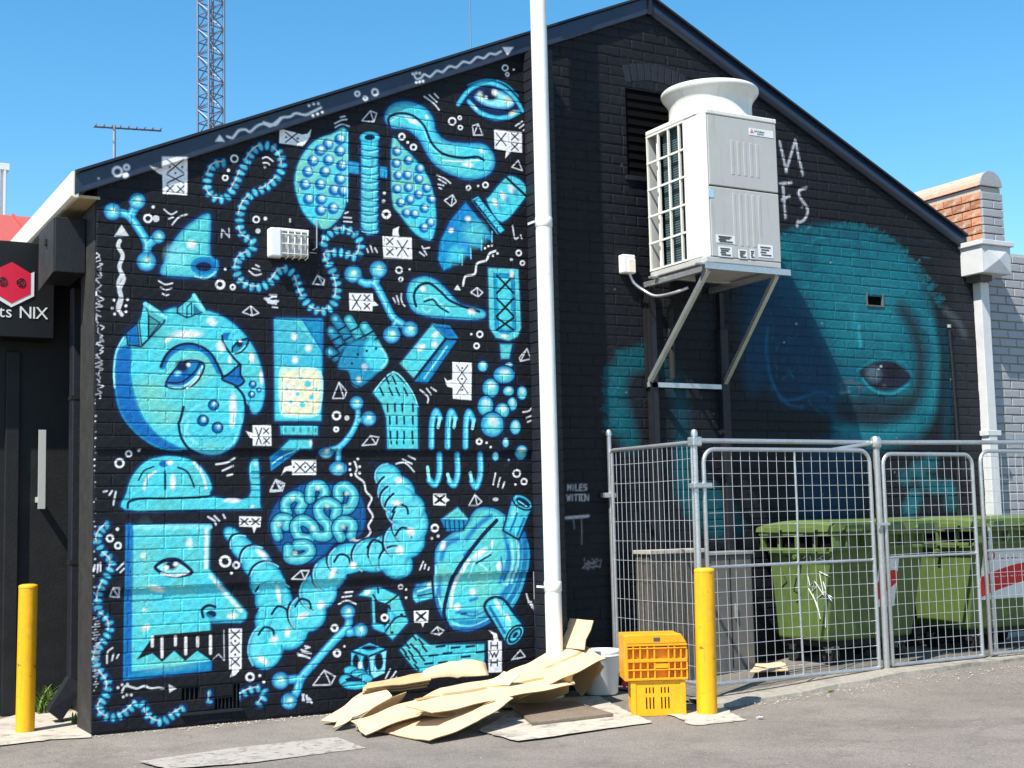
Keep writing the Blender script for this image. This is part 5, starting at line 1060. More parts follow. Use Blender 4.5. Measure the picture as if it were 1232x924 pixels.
    # maker's mark: three red lozenges and small lettering, and service labels
    lp = onY(902, 158, Ya); bx = MB(); bx.box((lp[0]-.01, Ya-.0045, lp[2]-.03), (x1-.03, Ya-.002, lp[2]+.028)); pl = t.part('name_plate', bx, 'sticker_white')
    lz = MB(); s = .011
    for dx, dz in ((0, s), (-s*.87, -s*.5), (s*.87, -s*.5)):
        c0 = np.array([lp[0]+.018+dx, Ya-.0062, lp[2]+dz]); d = np.array([dx, 0, dz])/math.hypot(dx, dz); n = np.array([-d[2], 0, d[0]])
        lz.prism([c0+d*s, c0+n*s*.55, c0-d*s, c0-n*s*.55], (0, .0014, 0))
    t.part('emblem', lz, 'sticker_red', pl)
    text_part(t, 'lettering', 'MITSUBISHI', .021, (lp[0]+.042, Ya-.0055, lp[2]-.002), (1, 0, 0), (0, 0, 1), 'seam_dark', .001, pl); text_part(t, 'lettering', 'ELECTRIC', .016, (lp[0]+.07, Ya-.0055, lp[2]-.02), (1, 0, 0), (0, 0, 1), 'seam_dark', .001, pl)
    for (pa, pb) in (((861, 282), (884, 294)), ((864, 296), (881, 310)), ((888, 300), (899, 312)), ((902, 300), (908, 312)), ((912, 294), (930, 311))):
        a = onY(*pa, Ya); b = onY(*pb, Ya); q = MB().box((a[0], Ya-.0045, b[2]), (b[0], Ya-.0025, a[2])); lb = t.part('service_label', q, 'sticker_white')
        k = MB()
        for i in range(4): z = a[2]+(b[2]-a[2])*(.2+.2*i); u = a[0]+(b[0]-a[0])*(.12+.05*(i % 2)); k.box((u, Ya-.0062, z-.006), (u+(b[0]-a[0])*(.7-.15*(i % 3)), Ya-.0046, z+.005))
        t.part('print', k, 'seam_dark', lb)
    a = onY(852, 228, Ya); t.part('service_label', MB().box((a[0], Ya-.0045, a[2]-.06), (a[0]+.05, Ya-.0025, a[2])), mat('label_blue', (.35, .55, .75), .5))
    # wall bracket
    bt = Thing('condenser_bracket', 'galvanised steel bracket with two diagonal struts under the condenser', 'bracket', ((x0+x1)/2, DR, 2.4))
    zz = zb-.06; lz_ = onY(780, 463, DR)[2]; xl = x0+.035; xr = x1-.03
    fr = MB()
    for x in (xl, xr): fr.box((x-.02, Ya-.04, zz), (x+.02, DR+.004, zz+.045))
    fr.box((x0-.06, Ya+.02, zz+.045), (x1+.06, Ya+.07, zz+.0605)); fr.box((x0-.06, yb-.10, zz+.045), (x1+.06, yb-.05, zz+.0605)); fr.box((x0-.05, Ya-.055, zz-.004), (x1+.05, Ya-.041, zz+.047))
    bt.part('frame', fr, 'galv', bevel=.003)
    for x, xb in ((xl, onY(779, 460, DR)[0]), (xr, onY(869, 464, DR)[0])):
        p0 = np.array([x, Ya+.03, zz+.01]); p1 = np.array([xb, DR-.01, lz_]); d = (p1-p0)/np.linalg.norm(p1-p0); u = np.array([1., 0, 0]); v = np.cross(d, u); v /= np.linalg.norm(v); w2 = .019
        P = [p0-u*w2-v*w2, p0+u*w2-v*w2, p0+u*w2+v*w2, p0-u*w2+v*w2]; bt.part('strut', MB().hexa(P+[q+(p1-p0) for q in P]), 'galv', bevel=.003)
        bt.part('upright', MB().box((xb-.022, DR-.035, lz_-.03), (xb+.022, DR+.004, zz)), 'charcoal_wall')
    xa, xb = onY(779, 460, DR)[0], onY(869, 464, DR)[0]; bt.part('cross_bar', MB().box((xa-.03, DR-.05, lz_-.022), (xb+.03, DR-.036, lz_+.018)), 'galv')
    pp = [((x0+x1)/2-.12, -.45, zb+.02), ((x0+x1)/2-.12, -.45, zb-.14), ((x0+x1)/2-.12, -.35, zb-.2), ((x0+x1)/2-.12, DR-.06, zb-.22), ((x0+x1)/2-.12, DR-.05, zb-.5), ((x0+x1)/2-.12, DR-.05, 2.5)]
    single('insulated_pipe', MB().add([np.array(q)-np.array(pp[-1]) for q in MB().tube(catmull(np.array(pp), False, 4), .028, 10).v], MB().tube(catmull(np.array(pp), False, 4), .028, 10).f, True), 'rubber', 'black insulated pipe dropping from under the condenser', 'pipe', pp[-1])
condenser()

# ------------------------------------------------------------------ wire fence and gates
FY = -1.2
def wire_panel(name, label, p0, p1, z0, z1, rad, sv, sh, midz=None, stay=None, group=None, cat='fence panel', tr=.0165, wr=.0020, posts=None):
    p0 = np.array([*p0, 0.]); p1 = np.array([*p1, 0.]); Ln = np.linalg.norm(p1-p0); u = (p1-p0)/Ln; up = np.array([0, 0, 1.])
    t = Thing(name, label, cat, p0+up*z0, group); Q = lambda s, z: p0+u*s+up*z
    pts = []
    for (cx, cz, a0) in ((Ln-rad, z1-rad, 90), (rad, z1-rad, 180)):
        pts.append([Q(cx+rad*math.cos(math.radians(a)), cz+rad*math.sin(math.radians(a))) for a in (np.linspace(0, 90, 6) if a0 == 90 else np.linspace(90, 180, 6))])
    loop = [Q(Ln, z0)]+pts[0]+pts[1]+[Q(0, z0)]
    t.part('frame', MB().tube(loop+[Q(.001, z0)], tr, 10).tube([Q(0, z0), Q(Ln, z0)], tr*.9, 10), 'galv')
    if midz: t.part('mid_rail', MB().tube([Q(0, midz), Q(Ln, midz)], tr*.62, 8), 'galv')
    if stay: t.part('stay', MB().tube([Q(stay, z0), Q(stay-.012, (z0+z1)*.4), Q(stay+.004, (z0+z1)*.7), Q(stay, z1)], tr*.55, 8), 'galv')
    w_ = MB(); r = random.Random(int(Ln*1000))
    s = sv
    while s < Ln-.02: w_.tube([Q(s, z0), Q(s+r.uniform(-.006, .006), (z0+z1)/2), Q(s, z1-.01)], wr, 4, False); s += sv
    z = z0+sh*.8
    while z < z1-.03: w_.tube([Q(0, z), Q(Ln*.5, z+r.uniform(-.006, .006)), Q(Ln, z)], wr, 4, False); z += sh
    t.part('wire_mesh', w_, 'wire_zinc', kind='stuff')
    return t
def fence():
    a = onY(733, 540, -.05); b = onY(835.5, 533, FY)
    def post(x, y, ztop, label, r=.022, m='galv'):
        g = float(ground_z(x, y)); t = Thing('fence_post', label, 'fence post', (x, y, g)); t.part('post', MB().tube([(x, y, g-.01), (x, y, ztop)], r, 12), m)
        t.part('cap', MB().lathe([(r*1.25, -.03), (r*1.3, 0), (r*.9, .018), (.0, .024)], (x, y, ztop), 12), m); return t
    p = post(a[0], -.05, onY(733, 520, -.05)[2], 'thin white fence post standing against the black wall', .018)
    p.part('clamp', MB().box((a[0]-.075, -.085, 1.51), (a[0]+.035, -.01, 1.55)), 'galv', bevel=.006)
    p = post(b[0], FY, onY(835, 520, FY)[2], 'fence post with double clamp behind the yellow bollard beside the crates', .020)
    p.part('clamp', MB().box((b[0]-.04, FY-.035, 1.55), (b[0]+.13, FY+.035, 1.59)), 'galv', bevel=.008); p.part('clamp', MB().box((b[0]-.03, FY-.03, 1.86), (b[0]+.05, FY+.05, 1.93)), 'galv', bevel=.01)
    c = onY(1053.5, 533, FY); p = post(c[0], FY, 1.93, 'dark round gate post with bright cap between the two wire gates', .028, 'steel_grey')
    p.part('collar', MB().lathe([(.036, -.02), (.044, -.01), (.044, .05), (.03, .07)], (c[0], FY, 1.88), 14), 'galv'); p.part('hinge', MB().box((c[0]-.06, FY-.045, 1.24), (c[0]+.07, FY-.03, 1.262)), 'galv')
    q = MB().tube([(b[0], FY+.045, 1.905), (c[0], FY+.045, 1.905), (9.6, FY+.045, 1.94)], .019, 10); q.tube([(5.42, FY+.02, 1.84), (c[0], FY-.0, 1.90)], .016, 8)
    single('top_rail', MB().add([np.array(v)-np.array((b[0], FY, 1.9)) for v in q.v], q.f, True), 'galv', 'long galvanised rail running along the top behind the gates', 'rail', (b[0], FY, 1.9))
    wire_panel('wire_fence_panel', 'fine wire fence panel turning back to the black wall', (b[0]-.0, FY+.03), (a[0], -.08), .13, 1.89, .03, .064, .152)
    A0 = onY(843, 600, FY)[0]+.03; A1 = onY(1047, 600, FY)[0]; B0 = onY(1062, 600, FY)[0]; B1 = onY(1171, 600, FY)[0]; C0 = onY(1181, 600, FY)[0]
    wire_panel('wire_gate', 'wide wire gate with a wobbly stay rod, before the graffitied green bin', (A0, FY-.01), (A1, FY-.01), .125, onY(900, 541, FY)[2], .10, .087, .097, .97, (A1-A0)*.53, 'wire gates in front of the bins', 'gate')
    wire_panel('wire_gate', 'narrow wire gate between the dark gate post and the next gate', (B0, FY-.02), (B1, FY-.005), .14, 1.81, .09, .087, .098, .985, None, 'wire gates in front of the bins', 'gate')
    t = wire_panel('wire_gate', 'wire gate in front of the bin with the big red sticker', (C0, FY-.005), (C0+2.1, FY-.03), .15, 1.84, .10, .085, .098, 1.0, None, 'wire gates in front of the bins', 'gate')
    x = onY(1186, 600, -1.0)[0]; single('prop_stake', MB().tube([(0, 0, 0), (.0, 0, 1.1)], .017, 8), 'galv', 'short grey stake standing behind the last gate', 'stake', (x+.02, -1.0, .11))
fence()

# ------------------------------------------------------------------ bins and yard boxes
def bin_(x0, W, label, tagged, sticker):
    y0, y1 = -.92, -.08; g = .112; zb, zt = .30, 1.17
    t = Thing('wheeled_bin', label, 'bin', (x0, y0, g), 'green four-wheeled bins behind the gates')
    ix, iy = .05, .19
    t.part('body', MB().hexa([(x0+ix, y0+iy, zb), (x0+W-ix, y0+iy, zb), (x0+W-ix, y1-.05, zb), (x0+ix, y1-.05, zb), (x0+.01, y0+.01, zt), (x0+W-.01, y0+.01, zt), (x0+W-.01, y1, zt), (x0+.01, y1, zt)]), 'bin_green', bevel=.025, seg=3)
    t.part('shelf', MB().hexa([(x0-.012, y0+.03, 1.0), (x0+.06, y0+.03, 1.0), (x0+.06, y1-.03, 1.0), (x0-.012, y1-.03, 1.0), (x0-.006, y0+.04, 1.045), (x0+.06, y0+.04, 1.045), (x0+.06, y1-.04, 1.045), (x0-.006, y1-.04, 1.045)]), 'bin_green', bevel=.012)
    rim = MB(); rim.box((x0-.05, y0-.05, zt-.012), (x0+W+.05, y1+.04, zt+.028)); t.part('rim', rim, 'bin_lid_green', bevel=.012)
    for y in np.linspace(y0-.03, y1+.01, 5): t.part('rib', MB().box((x0-.045, y-.012, zt-.115), (x0+.03, y+.012, zt-.010)), 'bin_lid_green', bevel=.005)
    t.part('skirt', MB().box((x0-.048, y0-.04, zt-.135), (x0-.034, y1+.03, zt-.105)), 'bin_lid_green', bevel=.005); t.part('pocket', MB().box((x0-.008, y0+.02, zt-.104), (x0+.02, y1-.02, zt-.014)), 'dark_void')
    for i in range(5): x = x0+W*(.1+.2*i); t.part('rib', MB().box((x-.01, y0-.045, zt-.10), (x+.01, y0+.03, zt-.010)), 'bin_green', bevel=.004)
    t.part('skirt', MB().box((x0-.04, y0-.046, zt-.125), (x0+W+.04, y0-.030, zt-.098)), 'bin_green', bevel=.005)
    # shallow vaulted lid with hand grips
    V = []; F = []; n = 12
    for i in range(n+1):
        s = i/n; y = y0-.065+(y1-y0+.12)*s; h = .05+.045*math.sin(math.pi*min(1, s*.9+.08))
        V += [(x0-.062, y, zt+.028), (x0-.055, y, zt+.028+h*.72), (x0-.02, y, zt+.028+h), (x0+W+.02, y, zt+.028+h), (x0+W+.055, y, zt+.028+h*.72), (x0+W+.062, y, zt+.028)]
    for i in range(n):
        for k in range(5): F.append((i*6+k, i*6+k+1, i*6+k+7, i*6+k+6))
    F += [tuple(range(6)), tuple(range(n*6, n*6+6))[::-1]]
    lid = t.part('lid', MB().add(V, F), 'bin_lid_green')
    for x in (x0+W*.12, x0+W*.5, x0+W*.88): t.part('grip', MB().box((x-.09, y0-.115, zt+.035), (x+.09, y0-.06, zt+.055)).box((x-.09, y0-.118, zt+.02), (x+.09, y0-.10, zt+.075)), 'bin_lid_green', lid, bevel=.008)
    for yy in (y0+.2, y1-.2): t.part('grip', MB().box((x0-.105, yy-.09, zt+.035), (x0-.06, yy+.09, zt+.055)).box((x0-.108, yy-.09, zt+.02), (x0-.094, yy+.09, zt+.07)), 'bin_lid_green', lid, bevel=.008)
    t.part('lift_pin', MB().tube([(x0-.06, y0+.42, .99), (x0+.03, y0+.42, .99)], .022, 12), 'bin_green')
    t.part('under_frame', MB().box((x0+.1, y0+.22, zb-.05), (x0+W-.1, y1-.1, zb-.002)), 'rubber')
    for wx in (x0+.16, x0+W-.16):
        for wy in (y0+.25, y1-.14):
            c = t.part('castor', MB().box((wx-.03, wy-.02, g+.09), (wx-.022, wy+.05, zb-.04)).box((wx+.022, wy-.02, g+.09), (wx+.03, wy+.05, zb-.04)).box((wx-.04, wy-.04, zb-.06), (wx+.04, wy+.06, zb-.045)), 'galv')
            t.part('wheel', MB().tube([(wx-.02, wy+.02, g+.082), (wx+.02, wy+.02, g+.082)], .085, 20), 'rubber', c)
    fz = lambda z: y0+iy+(.01-iy)*(z-zb)/(zt-zb)-.004                                    # leaning front face
    if sticker:
        sx0, sx1, sz0, sz1 = sticker
        S4 = lambda z, o: fz(z)-o
        st = t.part('sticker', MB().hexa([(sx0, S4(sz0, .002), sz0), (sx1, S4(sz0, .002), sz0), (sx1, S4(sz0, 0), sz0), (sx0, S4(sz0, 0), sz0), (sx0, S4(sz1, .002), sz1), (sx1, S4(sz1, .002), sz1), (sx1, S4(sz1, 0), sz1), (sx0, S4(sz1, 0), sz1)]), 'sticker_white')
        Hh = sz1-sz0; Wd = sx1-sx0; top = [(sx0+Wd*s, sz0+Hh*(.30+.42*math.sin(math.pi*(.12+.50*s)))) for s in np.linspace(0, 1, 14)]; bot = [(sx0+Wd*s, sz0+Hh*(.02+.45*s**.75)) for s in np.linspace(1, 0, 14)]
        pts = [(x, S4(z, .004), z) for x, z in top+bot]; t.part('red_swoosh', MB().prism(pts, (0, .0012, 0)), 'sticker_red', st)
        if Wd > .5:
            zz = sz1-Hh*.2
            text_part(t, 'lettering', 'VEOLIA', .10, (sx0+.16, S4(zz, .0045), zz), (1, 0, 0), (0, .095, 1), 'sticker_text', .001, st)
            rg = MB().tube([(sx0+.09+.045*math.cos(a), S4(zz+.035, .005), zz+.035+.045*math.sin(a)) for a in np.linspace(0, 2*math.pi, 18, endpoint=False)], .007, 6, closed=True); t.part('emblem', rg, 'sticker_text', st)
            zz = sz0+Hh*.44; text_part(t, 'lettering', 'GENERAL WASTE', .065, (sx0+.13, S4(zz, .0065), zz), (1, 0, 0), (0, .095, 1), 'sticker_white', .001, st)
    if tagged:
        zs = lambda z: x0+ix+(.01-ix)*(z-zb)/(zt-zb)-.006
        r = random.Random(3)
        def scr(pts, wd, m='tag_paint'):
            q = [(zs(onX(x, y, x0)[2]), onX(x, y, x0)[1], onX(x, y, x0)[2]) for x, y in pts]; t.part('graffiti', MB().tube(q, wd, 5, False), m)
        for p in ([(977,655),(971,668),(985,660),(978,675),(990,668)],[(969,690),(972,705),(978,698),(974,712),(982,704)],[(970,708),(980,728),(983,745)],[(978,700),(988,716),(984,690)],[(980,720),(990,712),(998,724)],[(984,688),(996,694)],[(988,700),(992,715),(1000,720)],[(975,715),(981,735)],[(990,712),(989,755)],[(965,672),(972,664),(975,678)],[(985,672),(995,676),(1000,671)]): scr(p, .0042)
        for p in ([(945,660),(942,668),(948,672)],[(955,660),(958,670),(962,658)],[(940,690),(944,700),(938,706)],[(956,695),(952,710),(960,715),(955,725)]): scr(p, .004, 'rubber')
    return t
xb1 = onY(1001, 700, -.88)[0]; xb2 = onY(1175, 700, -.88)[0]
bin_(xb1, 1.06, 'green wheeled bin with white graffiti scrawled on its side', True, (onY(1062, 700, -.90)[0], onY(1086, 700, -.90)[0], .56, .98))
bin_(xb2-.02, 1.2, 'green wheeled bin with a large red and white waste sticker', False, (onY(1188, 700, -.90)[0], onY(1188, 700, -.90)[0]+.9, .56, 1.0))
def yard_boxes():
    Y0 = onX(783, 664, 4.29)[1]; c = onY(783, 664, Y0); x0 = c[0]; zt = c[2]; x1 = onY(848, 664, Y0)[0]; yb = -.06
    t = Thing('plank_box', 'weathered plank box with pale lid rim behind the fine wire fence', 'box', (x0, Y0, .03))
    n = 5; wd = (x1-x0)/n; r = random.Random(8)
    for i in range(n): t.part('plank', MB().box((x0+i*wd+.003, Y0+r.uniform(-.004, .004), .03), (x0+(i+1)*wd-.003, Y0+.022, zt-.02)), 'weathered_board', bevel=.003)
    m = 4; wd = (yb-Y0-.025)/m
    for i in range(m): t.part('plank', MB().box((x0+r.uniform(-.004, .004), Y0+.025+i*wd+.003, .03), (x0+.022, Y0+.025+(i+1)*wd-.003, zt-.02)), 'weathered_board', bevel=.003)
    t.part('core', MB().box((x0+.024, Y0+.024, .04), (x1-.004, yb-.01, zt-.03)), 'dark_void')
    t.part('lid', MB().box((x0-.02, Y0-.02, zt-.02), (x1+.012, yb, zt+.012)), 'concrete', bevel=.004)
    xa = x1+.02; xe = onY(905, 664, Y0)[0]
    t = Thing('steel_cabinet', 'dull grey steel cabinet standing between plank box and bins', 'cabinet', (xa, Y0, .05))
    t.part('body', MB().box((xa, Y0+.01, .05), (xe, yb, zt-.05)), 'grey_steel_box', bevel=.012); t.part('top', MB().box((xa-.008, Y0-.005, zt-.049), (xe+.008, yb+.002, zt-.02)), 'steel_grey', bevel=.006)
    t.part('plinth', MB().box((xa+.02, Y0+.03, .02), (xe-.02, yb-.02, .049)), 'rubber')
    t.part('door_seam', MB().box(((xa+xe)/2-.003, Y0+.0065, .1), ((xa+xe)/2+.003, Y0+.0095, zt-.08)), 'dark_void'); t.part('handle', MB().box(((xa+xe)/2+.03, Y0-.012, .5), ((xa+xe)/2+.045, Y0+.009, .62)), 'steel_grey', bevel=.003)
yard_boxes()

# ------------------------------------------------------------------ bollards, crates, litter
def bollard(x, y, h, r, label, lean=(0, 0)):
    g = float(ground_z(x, y)); t = Thing('bollard', label, 'bollard', (x, y, g), 'yellow steel bollards')
    t.part('tube', MB().tube([(x, y, g-.02), (x+lean[0]*.5, y, g+h*.5), (x+lean[0], y+lean[1], g+h)], r, 28), 'yellow_paint')
    t.part('cap', MB().lathe([(r*1.02, -.012), (r*1.02, 0), (r*.95, .008), (r*.6, .014), (0, .016)], (x+lean[0], y+lean[1], g+h), 28), 'yellow_paint')
bollard(3.745, -1.667, .975, .070, 'yellow steel bollard beside the stacked crates', (.02, 0))
bollard(-.342, .484, .975, .062, 'yellow steel bollard standing near the black downpipe', (.01, 0))
def crates():
    c = onZ(793, 861, .0); a0 = math.radians(-27); M0 = Matrix.Translation((c[0]-math.sin(a0)*.15, c[1]+math.cos(a0)*.15, 0)) @ Matrix.Rotation(a0, 4, 'Z')
    def P(b): b.v = [tuple(M0 @ Vector(p)) for p in b.v]; return b
    org = tuple(M0 @ Vector((0, 0, 0)))
    t = Thing('plastic_crate', 'yellow plastic crate with slotted sides at the bottom of the stack', 'crate', org, 'yellow crates by the bollard')
    w, d, h = .170, .15, .235
    # slotted front built from strips around slots
    f = MB(); slots = [-.082, -.058, -.034, .022, .046, .070]
    f.box((-w, -d, 0), (w, -d+.006, .045)); f.box((-w, -d, .125), (w, -d+.006, .15)); f.box((-w-.006, -d, .19), (w+.006, -d+.006, h))
    e = [-w]+[q for s in slots for q in (s-.005, s+.005)]+[w]
    for i in range(0, len(e), 2): f.box((e[i], -d, .045), (e[i+1], -d+.006, .125)); f.box((e[i], -d+.0005, .15), (e[i+1], -d+.0065, .19))
    t.part('front_wall', P(f), 'lower_crate')
    for sx in (-1, 1): t.part('side_wall', P(MB().box((sx*w-.006*(sx > 0), -d+.006, 0), (sx*w+.006*(sx < 0), d, h))), 'lower_crate')
    t.part('back_wall', P(MB().box((-w+.006, d-.006, 0), (w-.006, d, h))), 'lower_crate'); t.part('floor', P(MB().box((-w+.006, -d+.006, .002), (w-.006, d-.006, .01))), 'lower_crate')
    for sx in (-1, 1): t.part('corner_post', P(MB().box((sx*w-.018, -d-.006, 0), (sx*w+.018, -d+.012, h))), 'lower_crate', bevel=.004)
    # upper crate
    t = Thing('plastic_crate', 'yellow plastic crate with ribbed grid sides on top of the stack', 'crate', (org[0], org[1], .2355), 'yellow crates by the bollard')
    w, d, z0, z1 = .207, .165, .2355, .545
    t.part('shell', P(MB().prism([(-w, -d+.035, z0), (w*.94, -d+.035, z0), (w, -d+.035, z0+.08), (w, -d+.035, z1-.09), (w*.78, -d+.035, z1), (-w, -d+.035, z1)], (0, .28, 0))), 'crate_plastic', bevel=.006)
    xs = [-w, -w*.80, -w*.57, -w*.33, -w*.10, w*.37, w*.57, w*.78, w*.97]; zs = [z0, z0+.075, z0+.125, z0+.135, z0+.205, z0+.26, z1-.065]
    for i, x in enumerate(xs): t.part('rib', P(MB().box((x-.005, -d, z0+.002), (x+.005, -d+.036, z1-.063 if i < 7 else z1-.1))), 'crate_plastic')
    for z, h in ((z0+.004, .014), (z0+.07, .008), (z0+.125, .022), (z0+.215, .008), (z1-.075, .014)): t.part('rail', P(MB().box((-w, -d-.004, z), (w*.985, -d+.0355, z+h))), 'crate_plastic', bevel=.002)
    t.part('lip', P(MB().prism([(-w-.004, -d-.006, z1-.06), (w*.985, -d-.006, z1-.06), (w*.80, -d-.006, z1+.004), (-w-.004, -d-.006, z1+.004)], (0, .05, 0))), 'crate_plastic', bevel=.006)
    t.part('label_plate', P(MB().box((-w*.10, -d-.003, z0+.235), (w*.37, -d+.01, z1-.075))), 'crate_plastic'); t.part('label_plate', P(MB().box((-w*.08, -d-.002, z0+.085), (w*.35, -d+.01, z0+.115))), 'crate_plastic')
    t.part('corner_post', P(MB().box((-w-.022, -d-.004, z0), (-w+.004, -d+.31, z1))), 'crate_plastic', bevel=.006); t.part('hand_hole', P(MB().box((-w*.12, -d-.0075, z1-.045), (w*.10, -d-.0058, z1-.018))), 'seam_dark')
crates()
def card(name, label, C4, th=.006, bow=.02, m='cardboard_pale', n=(10, 6), cat='cardboard', seed=0, puff=0, layers=1):
    """a bent sheet: four surveyed corners (photo point + height), bowed, with real thickness"""
    P = [onZ(x, y, z) for x, y, z in C4]; r = np.random.default_rng(seed+5); base = np.array([np.mean([p[0] for p in P]), np.mean([p[1] for p in P]), 0.])
    t = Thing(name, label, cat, base, 'flattened boxes dumped against the mural wall')
    nx, ny = n; nrm = np.cross(P[1]-P[0], P[3]-P[0]); nrm /= np.linalg.norm(nrm); nrm = nrm if nrm[2] > 0 else -nrm; ph = r.uniform(0, 6, 3)
    for k in range(layers):
        V = []; F = []
        for side in (0, 1):
            for j in range(ny+1):
                for i in range(nx+1):
                    u, v = i/nx, j/ny; p = P[0]*(1-u)*(1-v)+P[1]*u*(1-v)+P[2]*u*v+P[3]*(1-u)*v
                    q = bow*math.sin(math.pi*u)*(.6+.4*math.sin(3*v+ph[0]))+.006*math.sin(7*u+ph[1])*math.sin(5*v+ph[2])
                    crease = -.012*max(0, 1-abs(u-.55)*14)
                    pf = puff*(math.sin(math.pi*u)**.5)*(math.sin(math.pi*v)**.5)*(1 if side else -.15)
                    p = p+nrm*(q+crease+pf+(th if side else 0)+k*.016*(1+.5*u))+np.array([k*.012, k*-.01, 0]); p[2] = max(p[2], .012+k*.004+th*side); V.append(p)
        M = (nx+1)*(ny+1); ix = lambda i, j, s: s*M+j*(nx+1)+i
        for j in range(ny):
            for i in range(nx): F.append((ix(i, j, 1), ix(i+1, j, 1), ix(i+1, j+1, 1), ix(i, j+1, 1))); F.append((ix(i, j, 0), ix(i, j+1, 0), ix(i+1, j+1, 0), ix(i+1, j, 0)))
        E = []
        for i in range(nx): E += [(ix(i, 0, 0), ix(i+1, 0, 0), ix(i+1, 0, 1), ix(i, 0, 1)), (ix(i, ny, 0), ix(i, ny, 1), ix(i+1, ny, 1), ix(i+1, ny, 0))]
        for j in range(ny): E += [(ix(0, j, 0), ix(0, j, 1), ix(0, j+1, 1), ix(0, j+1, 0)), (ix(nx, j, 0), ix(nx, j+1, 0), ix(nx, j+1, 1), ix(nx, j, 1))]
        sh = t.part('sheet', MB().add(V, F+E, puff > 0), m)
        t.part('cut_edge', MB().add([np.array(p)+nrm*.0 for p in V], [e for e in E]), 'cardboard_edge', sh)
    return t
def sheet(name, label, outline, anchors, m='cardboard_pale', th=.006, wob=.011, seed=0, tape=None, cat='cardboard'):
    """a stiff flattened-box sheet: its plane is fixed by three surveyed points, its outline lies in that plane"""
    import bmesh
    A = [onZ(x, y, z) for x, y, z in anchors]; n = np.cross(A[1]-A[0], A[2]-A[0]); n /= np.linalg.norm(n); n = n if n[2] > 0 else -n
    P = []
    for x, y in outline: d = ray(x, y); P.append(CAM+d*(np.dot(A[0]-CAM, n)/np.dot(d, n)))
    base = np.mean(P, 0); base[2] = 0; t = Thing(name, label, cat, base, 'flattened boxes dumped against the mural wall'); r = random.Random(seed)
    Q = []
    for k in range(len(P)):
        a, b = P[k], P[(k+1) % len(P)]
        for q in (0, .33, .67): Q.append(a+(b-a)*q+(np.array([r.uniform(-1, 1), r.uniform(-1, 1), 0])*.013 if q else 0))
    bm = bmesh.new(); vs = [bm.verts.new(tuple(p)) for p in Q]; bm.faces.new(vs); bmesh.ops.triangulate(bm, faces=bm.faces[:]); bmesh.ops.subdivide_edges(bm, edges=bm.edges[:], cuts=2, use_grid_fill=True)
    bm.verts.ensure_lookup_table(); ph = [r.uniform(0, 6) for _ in range(4)]
    top = []
    for v in bm.verts:
        p = np.array(v.co); w_ = wob*(math.sin(p[0]*5+ph[0])*math.sin(p[1]*6+ph[1])+.5*math.sin(p[0]*13+p[1]*9+ph[2])); p = p+n*w_; p[2] = max(p[2], .013); top.append(p)
    F = [tuple(v.index for v in f.verts) for f in bm.faces]; B = [(e.verts[0].index, e.verts[1].index) for e in bm.edges if e.is_boundary]; bm.free(); N = len(top)
    low = [q-n*th for q in top]
    for q in low: q[2] = max(q[2], .006)
    o = t.part('panel', MB().add(top+low, F+[tuple(i+N for i in f)[::-1] for f in F]), m, fixn=False)
    t.part('cut_edge', MB().add(top+low, [(a, b, b+N, a+N) for a, b in B]), 'cardboard_edge', o)
    if tape:
        a, b = (CAM+ray(*q)*(np.dot(A[0]-CAM, n)/np.dot(ray(*q), n)) for q in tape); u = (b-a)/np.linalg.norm(b-a); v = np.cross(n, u)*.022; tp = MB(); k = 10
        V = []
        for i_ in range(k+1):
            p = a+(b-a)*i_/k; w_ = wob*(math.sin(p[0]*5+ph[0])*math.sin(p[1]*6+ph[1])+.5*math.sin(p[0]*13+p[1]*9+ph[2])); V += [p-v+n*(w_+.002), p+v+n*(w_+.002)]
        t.part('tape', MB().add(V, [(2*i_, 2*i_+1, 2*i_+3, 2*i_+2) for i_ in range(k)]), 'parcel_tape', o)
    return t
sheet('cardboard_sheet', 'lowest dusty sheet showing under the left side of the pile', [(428,874),(470,882),(562,852),(520,842),(470,850)], [(428,874,.02),(470,882,.015),(540,845,.10)], 'cardboard', seed=21)
sheet('cardboard_sheet', 'broad taped sheet lying lowest at the front of the pile', [(462,879),(517,893),(575,868),(618,842),(600,837),(548,838),(500,856)], [(462,879,.02),(517,893,.016),(610,840,.17)], seed=1, tape=((490,872),(596,846)))
sheet('cardboard_sheet', 'long pale sheet slanting across the middle of the pile', [(422,868),(440,883),(505,862),(556,838),(535,831),(480,846)], [(422,868,.06),(440,883,.03),(550,836,.17)], seed=2)
sheet('cardboard_sheet', 'pointed flap sticking out below the blue die', [(386,867),(402,869),(430,862),(472,838),(456,826),(425,841)], [(386,867,.02),(402,869,.018),(465,830,.18)], seed=3)
sheet('cardboard_scrap', 'small torn white tip beneath the pointed flap', [(400,877),(409,859),(424,862),(413,870)], [(400,877,.016),(409,860,.06),(424,862,.07)], seed=4)
sheet('cardboard_sheet', 'brown sheet edge-on beside the pointed flap', [(428,866),(470,838),(488,832),(476,846),(440,868)], [(428,866,.06),(470,838,.17),(440,868,.03)], 'cardboard', seed=5)
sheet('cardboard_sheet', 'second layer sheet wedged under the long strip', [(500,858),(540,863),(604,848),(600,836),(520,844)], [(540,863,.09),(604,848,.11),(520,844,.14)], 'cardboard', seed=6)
sheet('cardboard_sheet', 'long taped strip spanning towards the white pipe', [(488,850),(520,857),(610,839),(692,823),(684,801),(610,811),(530,828)], [(520,857,.15),(690,821,.20),(610,811,.26)], seed=7, tape=((500,842),(680,812)), wob=.006)
card('cardboard_bundle', 'brown bundle of folded cardboard edges below the puffy paper', [(436,835,.16),(514,827,.19),(511,817,.23),(437,828,.19)], seed=6, bow=.0, m='cardboard', layers=3, th=.010)
